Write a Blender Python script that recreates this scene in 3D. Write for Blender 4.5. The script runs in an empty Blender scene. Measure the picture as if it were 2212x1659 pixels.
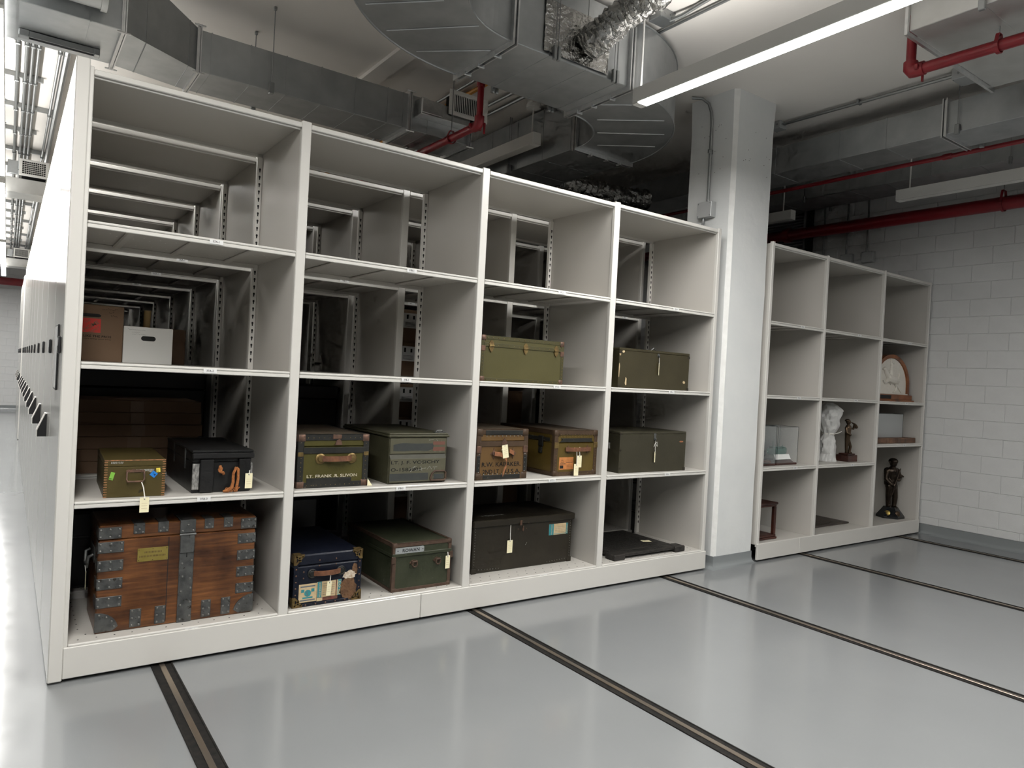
import bpy, bmesh, math, random
from mathutils import Vector, Matrix, noise
random.seed(7)
S = bpy.context.scene
COL = S.collection
PI = math.pi

# ------------------------------------------------------------------ camera
CAM = Vector((-0.3127, -4.2707, 1.69))
yaw, pitch, roll = 0.6209, -0.0072, 0.052
fwd = Vector((math.sin(yaw)*math.cos(pitch), math.cos(yaw)*math.cos(pitch), math.sin(pitch)))
r0 = Vector((math.cos(yaw), -math.sin(yaw), 0)); u0 = r0.cross(fwd)
rt = r0*math.cos(roll)+u0*math.sin(roll); up = -r0*math.sin(roll)+u0*math.cos(roll)
cd = bpy.data.cameras.new('camera'); cam = bpy.data.objects.new('camera', cd); COL.objects.link(cam)
cd.sensor_fit = 'HORIZONTAL'; cd.sensor_width = 36; cd.lens = 1528.9/2212*36; cd.clip_start = .05; cd.clip_end = 100
M = Matrix((rt, up, -fwd)).transposed().to_4x4(); M.translation = CAM
cam.matrix_world = M
S.camera = cam

# ------------------------------------------------------------------ world, exposure, lamps' light
w = bpy.data.worlds.new('world'); S.world = w; w.use_nodes = True
w.node_tree.nodes['Background'].inputs[0].default_value = (.9, .95, 1, 1)
w.node_tree.nodes['Background'].inputs[1].default_value = 0.0
S.view_settings.view_transform = 'Standard'; S.view_settings.look = 'None'
S.view_settings.gamma = 1; S.view_settings.use_curve_mapping = False
S.view_settings.exposure = 0.4
try:
    S.cycles.use_denoising = True
    S.cycles.max_bounces = 5; S.cycles.diffuse_bounces = 4; S.cycles.glossy_bounces = 3
    S.cycles.transmission_bounces = 4; S.cycles.transparent_max_bounces = 8
    S.cycles.caustics_reflective = False; S.cycles.caustics_refractive = False
    S.cycles.sample_clamp_indirect = 2.5
    S.cycles.use_adaptive_sampling = True; S.cycles.adaptive_threshold = .04; S.cycles.adaptive_min_samples = 12
    S.cycles.use_light_tree = False
except Exception:
    pass
H = 4.53
LAMP_W = 32.0            # watts for one metre of lit lamp
LAMP_COL = (1, .985, .95)
def lamp_light(x, y0, y1, z, wdt=.085, power=LAMP_W):
    L = bpy.data.lights.new('lamp_light', 'AREA'); L.shape = 'RECTANGLE'
    L.size = wdt; L.size_y = abs(y1-y0); L.energy = power*abs(y1-y0); L.color = LAMP_COL
    o = bpy.data.objects.new('lamp_light', L); COL.objects.link(o); o.location = (x, (y0+y1)/2, z)
    return o

# ------------------------------------------------------------------ materials
MATS = {}
def pmat(name, c, c2=None, scale=6, rough=.5, metal=0, bump=0, bscale=60, wear=None, wscale=25, wth=.63, stretch=(1,1,1),
         rvar=0, spec=.5, alpha=1, trans=0, emit=0, coat=0, detail=4, soft=.04):
    m = bpy.data.materials.new(name); m.use_nodes = True; MATS[name] = m
    nt = m.node_tree; N = nt.nodes; L = nt.links; b = N['Principled BSDF']
    b.inputs['Roughness'].default_value = rough; b.inputs['Metallic'].default_value = metal
    b.inputs['Specular IOR Level'].default_value = spec
    b.inputs['Base Color'].default_value = (*c, 1)
    if alpha < 1: b.inputs['Alpha'].default_value = alpha
    if trans: b.inputs['Transmission Weight'].default_value = trans
    if coat: b.inputs['Coat Weight'].default_value = coat
    if emit:
        b.inputs['Emission Color'].default_value = (*c, 1); b.inputs['Emission Strength'].default_value = emit
    if c2 or wear or bump or rvar:
        tc = N.new('ShaderNodeTexCoord'); mp = N.new('ShaderNodeMapping'); mp.inputs['Scale'].default_value = stretch
        L.new(tc.outputs['Object'], mp.inputs['Vector'])
    col = None
    if c2:
        n = N.new('ShaderNodeTexNoise'); n.inputs['Scale'].default_value = scale; n.inputs['Detail'].default_value = detail
        L.new(mp.outputs[0], n.inputs['Vector'])
        r = N.new('ShaderNodeValToRGB'); r.color_ramp.elements[0].position = .32; r.color_ramp.elements[1].position = .68
        r.color_ramp.elements[0].color = (*c, 1); r.color_ramp.elements[1].color = (*c2, 1)
        L.new(n.outputs['Fac'], r.inputs[0]); col = r.outputs[0]
    if wear:
        n = N.new('ShaderNodeTexNoise'); n.inputs['Scale'].default_value = wscale; n.inputs['Detail'].default_value = 6
        n.inputs['Roughness'].default_value = .65
        L.new(mp.outputs[0], n.inputs['Vector'])
        r = N.new('ShaderNodeValToRGB'); r.color_ramp.elements[0].position = wth; r.color_ramp.elements[1].position = wth+soft
        r.color_ramp.elements[0].color = (0, 0, 0, 1); r.color_ramp.elements[1].color = (1, 1, 1, 1)
        L.new(n.outputs['Fac'], r.inputs[0])
        mx = N.new('ShaderNodeMix'); mx.data_type = 'RGBA'
        L.new(r.outputs[0], mx.inputs[0])
        if col: L.new(col, mx.inputs[6])
        else: mx.inputs[6].default_value = (*c, 1)
        mx.inputs[7].default_value = (*wear, 1); col = mx.outputs[2]
    if col: L.new(col, b.inputs['Base Color'])
    if bump or rvar:
        n = N.new('ShaderNodeTexNoise'); n.inputs['Scale'].default_value = bscale; n.inputs['Detail'].default_value = 4
        L.new(mp.outputs[0], n.inputs['Vector'])
        if bump:
            bp = N.new('ShaderNodeBump'); bp.inputs['Strength'].default_value = bump; bp.inputs['Distance'].default_value = .01
            L.new(n.outputs['Fac'], bp.inputs['Height']); L.new(bp.outputs[0], b.inputs['Normal'])
        if rvar:
            mr = N.new('ShaderNodeMapRange'); mr.inputs[3].default_value = max(.02, rough-rvar); mr.inputs[4].default_value = rough+rvar
            L.new(n.outputs['Fac'], mr.inputs[0]); L.new(mr.outputs[0], b.inputs['Roughness'])
    return m

def wood(name, c, c2, dark, scale=3, rough=.35, axis='X', bump=.1):
    m = bpy.data.materials.new(name); m.use_nodes = True; MATS[name] = m
    nt = m.node_tree; N = nt.nodes; L = nt.links; b = N['Principled BSDF']
    tc = N.new('ShaderNodeTexCoord'); mp = N.new('ShaderNodeMapping')
    mp.inputs['Scale'].default_value = {'X': (1, 9, 12), 'Y': (12, 1, 12), 'Z': (12, 9, 1)}[axis]
    L.new(tc.outputs['Object'], mp.inputs['Vector'])
    n = N.new('ShaderNodeTexNoise'); n.inputs['Scale'].default_value = scale; n.inputs['Detail'].default_value = 8
    n.inputs['Distortion'].default_value = .6; L.new(mp.outputs[0], n.inputs['Vector'])
    r = N.new('ShaderNodeValToRGB'); e = r.color_ramp.elements
    e[0].position = .25; e[0].color = (*dark, 1); e[1].position = .75; e[1].color = (*c2, 1)
    k = e.new(.48); k.color = (*c, 1)
    L.new(n.outputs['Fac'], r.inputs[0])
    n2 = N.new('ShaderNodeTexNoise'); n2.inputs['Scale'].default_value = 4; n2.inputs['Detail'].default_value = 5
    L.new(tc.outputs['Object'], n2.inputs['Vector'])
    r2 = N.new('ShaderNodeValToRGB'); r2.color_ramp.elements[0].position = .36; r2.color_ramp.elements[1].position = .6
    r2.color_ramp.elements[0].color = (.25, .2, .18, 1); r2.color_ramp.elements[1].color = (1, 1, 1, 1)
    L.new(n2.outputs['Fac'], r2.inputs[0])
    mx = N.new('ShaderNodeMix'); mx.data_type = 'RGBA'; mx.blend_type = 'MULTIPLY'; mx.inputs[0].default_value = .85
    L.new(r.outputs[0], mx.inputs[6]); L.new(r2.outputs[0], mx.inputs[7]); L.new(mx.outputs[2], b.inputs['Base Color'])
    b.inputs['Roughness'].default_value = rough
    bp = N.new('ShaderNodeBump'); bp.inputs['Strength'].default_value = bump; bp.inputs['Distance'].default_value = .005
    L.new(n.outputs['Fac'], bp.inputs['Height']); L.new(bp.outputs[0], b.inputs['Normal'])
    return m

CREAM = (.50, .48, .445)
pmat('shelf_paint', CREAM, rough=.38, bump=.02, bscale=400)
pmat('shelf_edge', (.60, .585, .55), rough=.3)
pmat('end_panel_paint', (.62, .605, .57), rough=.16, spec=.5, bump=.12, bscale=3, stretch=(1, 3, .25))
pmat('strip_paint', (.72, .70, .66), rough=.4)
pmat('slot_dark', (.01, .01, .01), rough=.8)
pmat('hole_light_dot', (.85, .84, .8), rough=.6)
pmat('label_white', (.72, .72, .71), rough=.5)
pmat('ink', (.012, .012, .012), rough=.8, spec=.15)
pmat('floor_epoxy', (.212, .221, .225), (.225, .234, .238), scale=1.2, rough=.14, bump=.03, bscale=7, rvar=.04, spec=.5)
pmat('cove_epoxy', (.21, .225, .23), rough=.25)
pmat('ceiling_paint', (.80, .765, .72), (.83, .795, .75), scale=1.5, rough=.85, bump=.15, bscale=12)
pmat('block_paint', (.64, .645, .64), (.665, .67, .665), scale=8, rough=.6, bump=.25, bscale=120)
pmat('mortar_paint', (.63, .635, .63), rough=.8)
pmat('column_paint', (.66, .675, .67), (.70, .71, .70), scale=3, rough=.6, bump=.5, bscale=9, wear=(.3, .3, .29), wscale=9, wth=.74)
pmat('column_edge', (.78, .78, .76), (.7, .7, .68), scale=12, rough=.6, bump=.6, bscale=14)
pmat('galv', (.37, .385, .39), (.46, .475, .48), scale=5, rough=.42, metal=.9, rvar=.08, bscale=14)
pmat('galv_bright', (.6, .61, .61), (.72, .72, .72), scale=20, rough=.3, metal=.9)
pmat('galv_light', (.55, .55, .53), (.62, .62, .6), scale=6, rough=.4, metal=.8)
pmat('conduit', (.30, .31, .31), rough=.4, metal=.9)
pmat('red_paint', (.21, .010, .016), (.24, .012, .019), scale=8, rough=.33)
pmat('orange_pipe', (.62, .26, .03), rough=.45)
pmat('lamp_white', (.72, .71, .68), rough=.4)
pmat('lamp_lens_off', (.62, .61, .58), rough=.5)
pmat('lamp_lens_lit', (1, .99, .96), emit=14)
try: MATS['lamp_lens_lit'].cycles.emission_sampling = 'NONE'
except Exception: pass
pmat('grille_white', (.66, .65, .62), rough=.4)
pmat('foil', (.36, .355, .34), rough=.24, metal=1, bump=.9, bscale=55)
pmat('rail_black', (.008, .008, .008), (.02, .018, .016), scale=30, rough=.75, spec=.2)
pmat('rail_steel', (.22, .2, .18), (.34, .27, .2), scale=9, rough=.35, metal=.8, stretch=(1, .25, 1))
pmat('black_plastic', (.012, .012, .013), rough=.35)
pmat('grey_box', (.45, .46, .46), rough=.45, metal=.3)
pmat('iron', (.075, .077, .077), (.145, .148, .145), scale=18, rough=.42, metal=.75, bump=.15, bscale=50, wear=(.05, .045, .04), wscale=30, wth=.6)
pmat('iron_stud', (.2, .2, .19), rough=.35, metal=.8)
wood('chest_wood', (.115, .043, .013), (.20, .08, .024), (.058, .022, .009), rough=.3, scale=5)
pmat('brass_plate', (.30, .235, .055), (.36, .28, .08), scale=20, rough=.35, metal=.7)
pmat('brass_dim', (.22, .155, .06), (.11, .07, .03), scale=30, rough=.45, metal=.7, spec=0.4)
pmat('copper_worn', (.16, .085, .055), (.07, .045, .035), scale=30, rough=.5, metal=.5, wear=(.3, .2, .13), wscale=40, wth=.66)
pmat('leather', (.16, .065, .028), (.09, .035, .018), scale=30, rough=.5, bump=.3, bscale=60, wear=(.4, .2, .09), wscale=25, wth=.64)
pmat('leather_orange', (.33, .13, .055), (.2, .08, .035), scale=30, rough=.6, bump=.3, bscale=60)
pmat('paint_small_olive', (.052, .039, .011), (.062, .047, .015), scale=5, rough=.4, bump=.05, bscale=60, wear=(.025, .022, .012), wscale=9, wth=.66, spec=0.28)
pmat('joint_wood', (.33, .15, .06), (.1, .05, .02), scale=60, rough=.6)
pmat('black_paint', (.008, .008, .008), (.014, .014, .014), scale=9, rough=.38, bump=.1, bscale=70, wear=(.2, .2, .19), wscale=32, wth=0.685, spec=0.28)
pmat('black_worn_edge', (.3, .295, .28), (.04, .04, .04), scale=60, rough=.7, stretch=(2, 1, .7))
pmat('rope', (.36, .13, .035), (.24, .08, .02), scale=60, rough=.9, bump=1, bscale=130)
pmat('olive_panel', (.050, .044, .010), (.060, .053, .013), scale=5, rough=.42, bump=.06, bscale=80, wear=(.14, .13, .08), wscale=28, wth=0.675, spec=0.28)
pmat('binding_black', (.012, .0125, .012), (.022, .022, .019), scale=14, rough=.45, wear=(.12, .09, .06), wscale=30, wth=.66, spec=0.28)
pmat('trunk_top_brown', (.045, .033, .02), (.075, .055, .036), scale=9, rough=.5, bump=.2, bscale=50, stretch=(3, .6, 1))
pmat('army_green', (.046, .044, .026), (.058, .055, .034), scale=6, rough=.42, bump=.08, bscale=70, wear=(.13, .13, .1), wscale=24, wth=0.665, spec=0.28)
pmat('army_board', (.072, .069, .045), (.088, .084, .056), scale=6, rough=.45, bump=.08, bscale=70, wear=(.15, .145, .11), wscale=24, wth=0.645, spec=.28)
pmat('army_ledge', (.05, .049, .038), (.06, .059, .046), scale=12, rough=.6, spec=.2)
pmat('army_dark', (.022, .026, .026), (.03, .033, .03), scale=15, rough=.5, wear=(.16, .16, .13), wscale=30, wth=0.665)
pmat('navy', (.0045, .006, .013), (.008, .010, .018), scale=8, rough=.32, bump=.08, bscale=60, wear=(.09, .09, .1), wscale=30, wth=0.695, spec=0.28)
pmat('torn_brown', (.13, .065, .028), (.075, .036, .015), scale=20, rough=.85, bump=.6, bscale=60)
pmat('torn_white', (.62, .56, .47), (.35, .25, .16), scale=40, rough=.9, bump=.5, bscale=60)
pmat('forest_green', (.026, .031, .017), (.038, .042, .025), scale=7, rough=.45, bump=.1, bscale=70, wear=(.3, .31, .25), wscale=26, wth=0.670, spec=0.28)
pmat('rust_binding', (.08, .05, .034), (.05, .03, .021), scale=24, rough=.6, bump=.15, bscale=60, wear=(.17, .13, .1), wscale=34, wth=.68, spec=0.28)
pmat('nameplate', (.34, .36, .36), (.4, .42, .42), scale=20, rough=.4, metal=.5)
pmat('footlocker_olive', (.060, .054, .019), (.069, .062, .023), scale=4, rough=.4, bump=.04, bscale=80, wear=(.14, .135, .09), wscale=24, wth=0.705, spec=0.28)
pmat('footlocker_edge', (.045, .041, .016), (.053, .048, .019), scale=10, rough=.45, spec=0.28)
pmat('tan_panel', (.10, .055, .018), (.117, .066, .024), scale=6, rough=.45, bump=.08, bscale=60, wear=(.07, .04, .018), wscale=12, wth=.66, spec=0.28)
pmat('mustard_panel', (.076, .050, .010), (.09, .061, .014), scale=5, rough=.4, bump=.06, bscale=70, wear=(.05, .035, .012), wscale=10, wth=.68, spec=0.28)
pmat('brown_binding', (.043, .026, .015), (.062, .038, .022), scale=14, rough=.5, wear=(.15, .1, .06), wscale=34, wth=.68, spec=0.28)
pmat('drab_dark', (.019, .0155, .0105), (.025, .021, .014), scale=5, rough=.36, bump=.06, bscale=60, wear=(.2, .19, .16), wscale=34, wth=0.710, spec=0.28)
pmat('drab_green', (.034, .0285, .0135), (.041, .0345, .017), scale=5, rough=.38, bump=.06, bscale=60, wear=(.18, .14, .1), wscale=34, wth=0.710, spec=0.28)
pmat('drab_green_mid', (.034, .031, .019), (.040, .036, .023), scale=5, rough=.38, bump=.05, bscale=60, wear=(.15, .13, .1), wscale=34, wth=0.720, spec=0.28)
pmat('carved_black', (.018, .0165, .015), (.032, .029, .026), scale=14, rough=.4, bump=.6, bscale=22, stretch=(1, 4, 1), spec=0.28)
pmat('paper_tag', (.80, .74, .50), rough=.7)
pmat('string', (.75, .73, .68), rough=.9)
pmat('sticker_green', (.18, .42, .05), rough=.5)
pmat('sticker_blue', (.01, .17, .55), rough=.45)
pmat('sticker_yellow', (.78, .62, .08), rough=.5)
pmat('sticker_cream', (.55, .44, .27), (.45, .33, .18), scale=30, rough=.7)
pmat('sticker_teal', (.02, .22, .24), (.03, .17, .2), scale=20, rough=.6)
pmat('sticker_orange', (.5, .2, .055), (.36, .13, .035), scale=30, rough=.6)
pmat('sticker_dark', (.1, .12, .14), rough=.7)
pmat('sticker_maroon', (.16, .035, .03), (.1, .05, .03), scale=30, rough=.7)
pmat('scuff_white', (.35, .36, .36), (.14, .13, .09), scale=70, rough=.7)
pmat('white_letter', (.62, .58, .47), (.4, .36, .26), scale=60, rough=.7)
pmat('red_patch', (.12, .045, .03), rough=.6)
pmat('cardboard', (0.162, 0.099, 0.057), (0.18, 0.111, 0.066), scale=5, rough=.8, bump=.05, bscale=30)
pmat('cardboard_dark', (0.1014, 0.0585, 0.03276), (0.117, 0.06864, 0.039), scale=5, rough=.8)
pmat('tape_dim', (.125, .075, .043), rough=.5)
pmat('box_white', (.70, .69, .66), rough=.7)
pmat('logo_red', (.55, .03, .02), rough=.6)
pmat('kraft_tube', (.38, .25, .1), rough=.6)
pmat('bronze', (.05, .035, .025), (.09, .06, .035), scale=20, rough=.32, metal=.85)
pmat('bronze_dark', (.03, .022, .018), (.055, .04, .028), scale=20, rough=.34, metal=.8)
pmat('stone_black', (.008, .009, .01), rough=.12)
pmat('medal_gold', (.55, .4, .12), (.4, .28, .08), scale=60, rough=.35, metal=.8)
wood('cherry', (.23, .075, .02), (.31, .11, .032), (.15, .045, .012), rough=.35)
wood('mahogany', (.055, .016, .01), (.085, .026, .015), (.03, .01, .007), rough=.4)
wood('walnut', (.15, .075, .04), (.21, .11, .062), (.09, .045, .025), rough=.55)
pmat('plaster', (.62, .59, .53), (.66, .63, .57), scale=12, rough=.75, bump=.1, bscale=60)
pmat('plastic_wrap', (.78, .78, .76), rough=.3, trans=.25, bump=.8, bscale=26, spec=.6)
pmat('bag_wrap', (.68, .68, .66), rough=.35, bump=.4, bscale=16)
pmat('acrylic', (.75, .8, .8), rough=.04, alpha=.07)
pmat('acrylic_edge', (.03, .035, .035), rough=.2)
pmat('frost_panel', (.6, .62, .62), rough=.3, alpha=.45)
pmat('ship_green', (.02, .1, .075), rough=.4)
pmat('ship_dark', (.02, .025, .025), rough=.5)
pmat('placard', (.82, .82, .8), rough=.5)
pmat('plaque_dark', (.035, .026, .022), (.05, .038, .03), scale=12, rough=.4)
pmat('louvre_grey', (.32, .33, .33), rough=.5)
pmat('screen_blue', (.15, .3, .9), rough=.3)

# ------------------------------------------------------------------ mesh helper
TXT = {}
def text_mesh(s, shear=0):
    k = (s, shear)
    if k not in TXT:
        cu = bpy.data.curves.new('t', 'FONT'); cu.body = s; cu.size = 1; cu.resolution_u = 2; cu.shear = shear; cu.offset = .012
        ob = bpy.data.objects.new('t', cu); COL.objects.link(ob)
        bpy.context.view_layer.update()
        dg = bpy.context.evaluated_depsgraph_get()
        me = bpy.data.meshes.new_from_object(ob.evaluated_get(dg))
        TXT[k] = ([v.co.copy() for v in me.vertices], [list(p.vertices) for p in me.polygons])
        bpy.data.objects.remove(ob); bpy.data.curves.remove(cu); bpy.data.meshes.remove(me)
    return TXT[k]

class MB:
    def __init__(s): s.v = []; s.f = []; s.m = []
    def add(s, vs, fs, m=0):
        o = len(s.v); s.v += [tuple(p) for p in vs]
        for f in fs: s.f.append([o+i for i in f]); s.m.append(m)
        return s
    def box(s, x0, x1, y0, y1, z0, z1, m=0):
        return s.add([(x0,y0,z0),(x1,y0,z0),(x1,y1,z0),(x0,y1,z0),(x0,y0,z1),(x1,y0,z1),(x1,y1,z1),(x0,y1,z1)],
            [(0,3,2,1),(4,5,6,7),(0,1,5,4),(1,2,6,5),(2,3,7,6),(3,0,4,7)], m)
    def cbox(s, x0, x1, y0, y1, z0, z1, c=.004, m=0):
        c = min(c, (x1-x0)*.45, (y1-y0)*.45, (z1-z0)*.45)
        vs = []; ix = {}
        for i, X in ((0, x0), (1, x1)):
            for j, Y in ((0, y0), (1, y1)):
                for k, Z in ((0, z0), (1, z1)):
                    dx = c if i == 0 else -c; dy = c if j == 0 else -c; dz = c if k == 0 else -c
                    ix[i,j,k] = len(vs); vs += [(X, Y+dy, Z+dz), (X+dx, Y, Z+dz), (X+dx, Y+dy, Z)]
        def I(i,j,k,a): return ix[i,j,k]+a
        fs = [[I(0,0,0,0),I(0,0,1,0),I(0,1,1,0),I(0,1,0,0)], [I(1,0,0,0),I(1,1,0,0),I(1,1,1,0),I(1,0,1,0)],
              [I(0,0,0,1),I(1,0,0,1),I(1,0,1,1),I(0,0,1,1)], [I(0,1,0,1),I(0,1,1,1),I(1,1,1,1),I(1,1,0,1)],
              [I(0,0,0,2),I(0,1,0,2),I(1,1,0,2),I(1,0,0,2)], [I(0,0,1,2),I(1,0,1,2),I(1,1,1,2),I(0,1,1,2)]]
        for i in (0,1):
            for j in (0,1): fs.append([I(i,j,0,0),I(i,j,0,1),I(i,j,1,1),I(i,j,1,0)][::1 if i!=j else -1])
            for k in (0,1): fs.append([I(i,0,k,0),I(i,1,k,0),I(i,1,k,2),I(i,0,k,2)][::1 if i!=k else -1])
        for j in (0,1):
            for k in (0,1): fs.append([I(0,j,k,1),I(0,j,k,2),I(1,j,k,2),I(1,j,k,1)][::1 if j!=k else -1])
        for i in (0,1):
            for j in (0,1):
                for k in (0,1): fs.append([I(i,j,k,0),I(i,j,k,1),I(i,j,k,2)][::1 if (i+j+k)%2 else -1])
        return s.add(vs, fs, m)
    def prism(s, pts, fn, a, b, m=0):
        n = len(pts); vs = [fn(p, a) for p in pts]+[fn(p, b) for p in pts]
        fs = [list(range(n))[::-1], [n+i for i in range(n)]]+[[i, (i+1) % n, n+(i+1) % n, n+i] for i in range(n)]
        return s.add(vs, fs, m)
    def front(s, pts, y0, y1, m=0):          # outline in x,z extruded along y
        return s.prism(pts, lambda p, t: (p[0], t, p[1]), y0, y1, m)
    def flat(s, pts, z0, z1, m=0):           # outline in x,y extruded along z
        return s.prism(pts, lambda p, t: (p[0], p[1], t), z0, z1, m)
    def tube(s, path, r, n=10, m=0, caps=True):
        P = [Vector(p) for p in path]; k = len(P); R = r if isinstance(r, (list, tuple)) else [r]*k
        T = []
        for i in range(k):
            a = P[min(i+1, k-1)]-P[max(i-1, 0)]
            T.append(a.normalized() if a.length > 1e-9 else Vector((0, 0, 1)))
        ref = Vector((0, 0, 1)) if abs(T[0].z) < .9 else Vector((1, 0, 0))
        A = T[0].cross(ref).normalized(); vs = []
        for i in range(k):
            A = (A-T[i]*A.dot(T[i])).normalized(); B = T[i].cross(A)
            for j in range(n):
                t = 2*PI*j/n; vs.append(P[i]+(A*math.cos(t)+B*math.sin(t))*R[i])
        fs = [[i*n+j, i*n+(j+1) % n, (i+1)*n+(j+1) % n, (i+1)*n+j] for i in range(k-1) for j in range(n)]
        if caps: fs += [list(range(n))[::-1], [(k-1)*n+j for j in range(n)]]
        return s.add(vs, fs, m)
    def strap(s, path, wv, th, m=0):         # flat band swept along a path; wv = width vector
        P = [Vector(p) for p in path]; wv = Vector(wv)/2; k = len(P); vs = []
        for i in range(k):
            t = (P[min(i+1, k-1)]-P[max(i-1, 0)]).normalized(); nn = t.cross(wv).normalized()*th/2
            vs += [P[i]-wv-nn, P[i]+wv-nn, P[i]+wv+nn, P[i]-wv+nn]
        fs = [[i*4+j, i*4+(j+1) % 4, (i+1)*4+(j+1) % 4, (i+1)*4+j] for i in range(k-1) for j in range(4)]
        fs += [[3, 2, 1, 0], [(k-1)*4+j for j in range(4)]]
        return s.add(vs, fs, m)
    def lathe(s, prof, n=16, c=(0, 0, 0), axis='z', m=0):
        vs = []; k = len(prof)
        for r, h in prof:
            for j in range(n):
                t = 2*PI*j/n; a, b = r*math.cos(t), r*math.sin(t)
                p = {'z': (a, b, h), 'y': (a, h, -b), 'x': (h, a, b)}[axis]
                vs.append((c[0]+p[0], c[1]+p[1], c[2]+p[2]))
        fs = [[i*n+j, i*n+(j+1) % n, (i+1)*n+(j+1) % n, (i+1)*n+j] for i in range(k-1) for j in range(n)]
        fs += [list(range(n))[::-1], [(k-1)*n+j for j in range(n)]]
        return s.add(vs, fs, m)
    def ball(s, c, r, n=10, m=0, sq=(1, 1, 1)):
        pr = [(max(1e-4, math.sin(PI*i/n)), -math.cos(PI*i/n)) for i in range(n+1)]
        k = len(s.v); s.lathe(pr, n+2, m=m)
        for i in range(k, len(s.v)):
            p = s.v[i]; s.v[i] = (c[0]+p[0]*r*sq[0], c[1]+p[1]*r*sq[1], c[2]+p[2]*r*sq[2])
        return s
    def stud(s, x, z, r=.006, y=0, m=0, ax='y'):
        vs = []
        for q, hh in ((1, 0), (.75, -.4), (0.3, -.6)):
            for j in range(6):
                t = PI/3*j; a, b = q*r*math.cos(t), q*r*math.sin(t)
                vs.append((x+a, y+hh*r, z+b) if ax == 'y' else (x+hh*r, y+a, z+b) if ax == 'x' else (x+a, y+b, z-hh*r))
        fs = [[i*6+j, i*6+(j+1) % 6, (i+1)*6+(j+1) % 6, (i+1)*6+j] for i in range(2) for j in range(6)]+[[12+j for j in range(6)]]
        return s.add(vs, fs, m)
    def text(s, t, size, o, ux=(1, 0, 0), uy=(0, 0, 1), m=0, shear=0, width=None, th=.0006):
        V, F = text_mesh(t, shear); o = Vector(o); ux = Vector(ux); uy = Vector(uy); nn = ux.cross(uy)
        xs = [v.x for v in V] or [0, 1]; sx = size if width is None else width/(max(xs)-min(xs)); x0 = min(xs)
        s.add([o+ux*(v.x-x0)*sx+uy*v.y*size+nn*th for v in V], F, m)
        return s
    def xf(s, fn, start=0):
        for i in range(start, len(s.v)): s.v[i] = tuple(fn(Vector(s.v[i])))
        return s
    def build(s, name, mats, parent=None, smooth=0, kind=None, loc=None):
        me = bpy.data.meshes.new(name); me.from_pydata([tuple(p) for p in s.v], [], s.f)
        for mm in ([mats] if isinstance(mats, str) else mats): me.materials.append(MATS[mm])
        if any(s.m): me.polygons.foreach_set('material_index', s.m)
        bm = bmesh.new(); bm.from_mesh(me); bmesh.ops.recalc_face_normals(bm, faces=bm.faces); bm.to_mesh(me); bm.free()
        if smooth:
            me.polygons.foreach_set('use_smooth', [True]*len(me.polygons))
            try: me.set_sharp_from_angle(angle=math.radians(smooth))
            except Exception: pass
        me.update()
        o = bpy.data.objects.new(name, me); COL.objects.link(o)
        if parent is not None: o.parent = parent
        if loc is not None: o.location = loc
        if kind: o['kind'] = kind
        return o

def tag(o, label, cat, group=None):
    o['label'] = label; o['category'] = cat
    if group: o['group'] = group
    return o
def thing(name, label, cat, loc=(0, 0, 0), rz=0, group=None):
    o = bpy.data.objects.new(name, None); COL.objects.link(o); o.location = loc; o.rotation_euler = (0, 0, rz)
    o.empty_display_size = .1
    return tag(o, label, cat, group)
def struct(o): o['kind'] = 'structure'; return o
KIDS = {}
def copy_tree(o, parent=None, skip=()):
    c = o.copy(); COL.objects.link(c); c.parent = parent
    for ch in [q for q in bpy.data.objects if q.parent == o]:
        if ch.name.split('.')[0] not in skip: copy_tree(ch, c, skip)
    return c
def arc(cx, cy, r, a0, a1, n=12):
    return [(cx+r*math.cos(math.radians(a0+(a1-a0)*i/n)), cy+r*math.sin(math.radians(a0+(a1-a0)*i/n))) for i in range(n+1)]

# ================================================================== the room
XR, YF = 9.22, 21.5          # right wall, far wall
XL, YB = -7.5, -13          # unseen left and back walls
struct(MB().box(XL, XR+.3, YB, YF+.3, -.12, 0).build('floor', 'floor_epoxy'))
struct(MB().box(XL, XR+.3, YB, YF+.3, H, H+.2).build('ceiling', 'ceiling_paint'))
wr = struct(MB().box(XR+.004, XR+.3, YB, YF+.3, 0, H).build('wall_right', 'mortar_paint'))
wf = struct(MB().box(XL, XR, YF+.004, YF+.3, 0, H).build('wall_far', 'mortar_paint'))
struct(MB().box(XL-.3, XL, YB, YF+.3, -.12, H+.2).build('wall_left', 'block_paint'))
struct(MB().box(XL, XR, YB-.3, YB, -.12, H+.2).build('wall_back', 'block_paint'))
# concrete block faces of the right wall (painted, joints recessed)
def blocks(parent, horiz, u0, u1, ph, base, axis):
    full = {}
    def blk(a, b, z0, z1):
        k = (round(b-a, 3), round(z1-z0, 3))
        L_, h_ = k
        if k not in full:
            mb = MB()
            if axis == 'x': mb.cbox(-.003, .012, 0, L_, 0, h_, .003)
            else: mb.cbox(0, L_, -.003, .012, 0, h_, .003)
            o = mb.build('block', 'block_paint', parent); full[k] = o
        else:
            o = full[k].copy(); COL.objects.link(o); o.parent = parent
        o.location = (XR, a, z0) if axis == 'x' else (a, YF, z0)
    J = .0025; z = base; first = True; row = 0
    while z < H-.02:
        z1 = min((.218 if first else z+.21), H); first = False
        a = u0+(ph if row % 2 else ph-.2175)
        while a > u0: a -= .435
        while a < u1:
            b = a+.435
            lo, hi = max(a, u0), min(b, u1)
            if hi-lo > .03: blk(lo+J, hi-J, z+J, z1-J)
            a = b
        z = z1; row += 1
blocks(wr, None, -1.98, 2.8, -.237+1.98+.2175, .126, 'x')
blocks(wf, None, -1.3, .45, .1, .126, 'y')
mb = MB(); prof = [(0, 0), (-.045, 0), (-.022, .008), (-.012, .025), (-.008, .05), (-.008, .126), (0, .126)]
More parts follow.
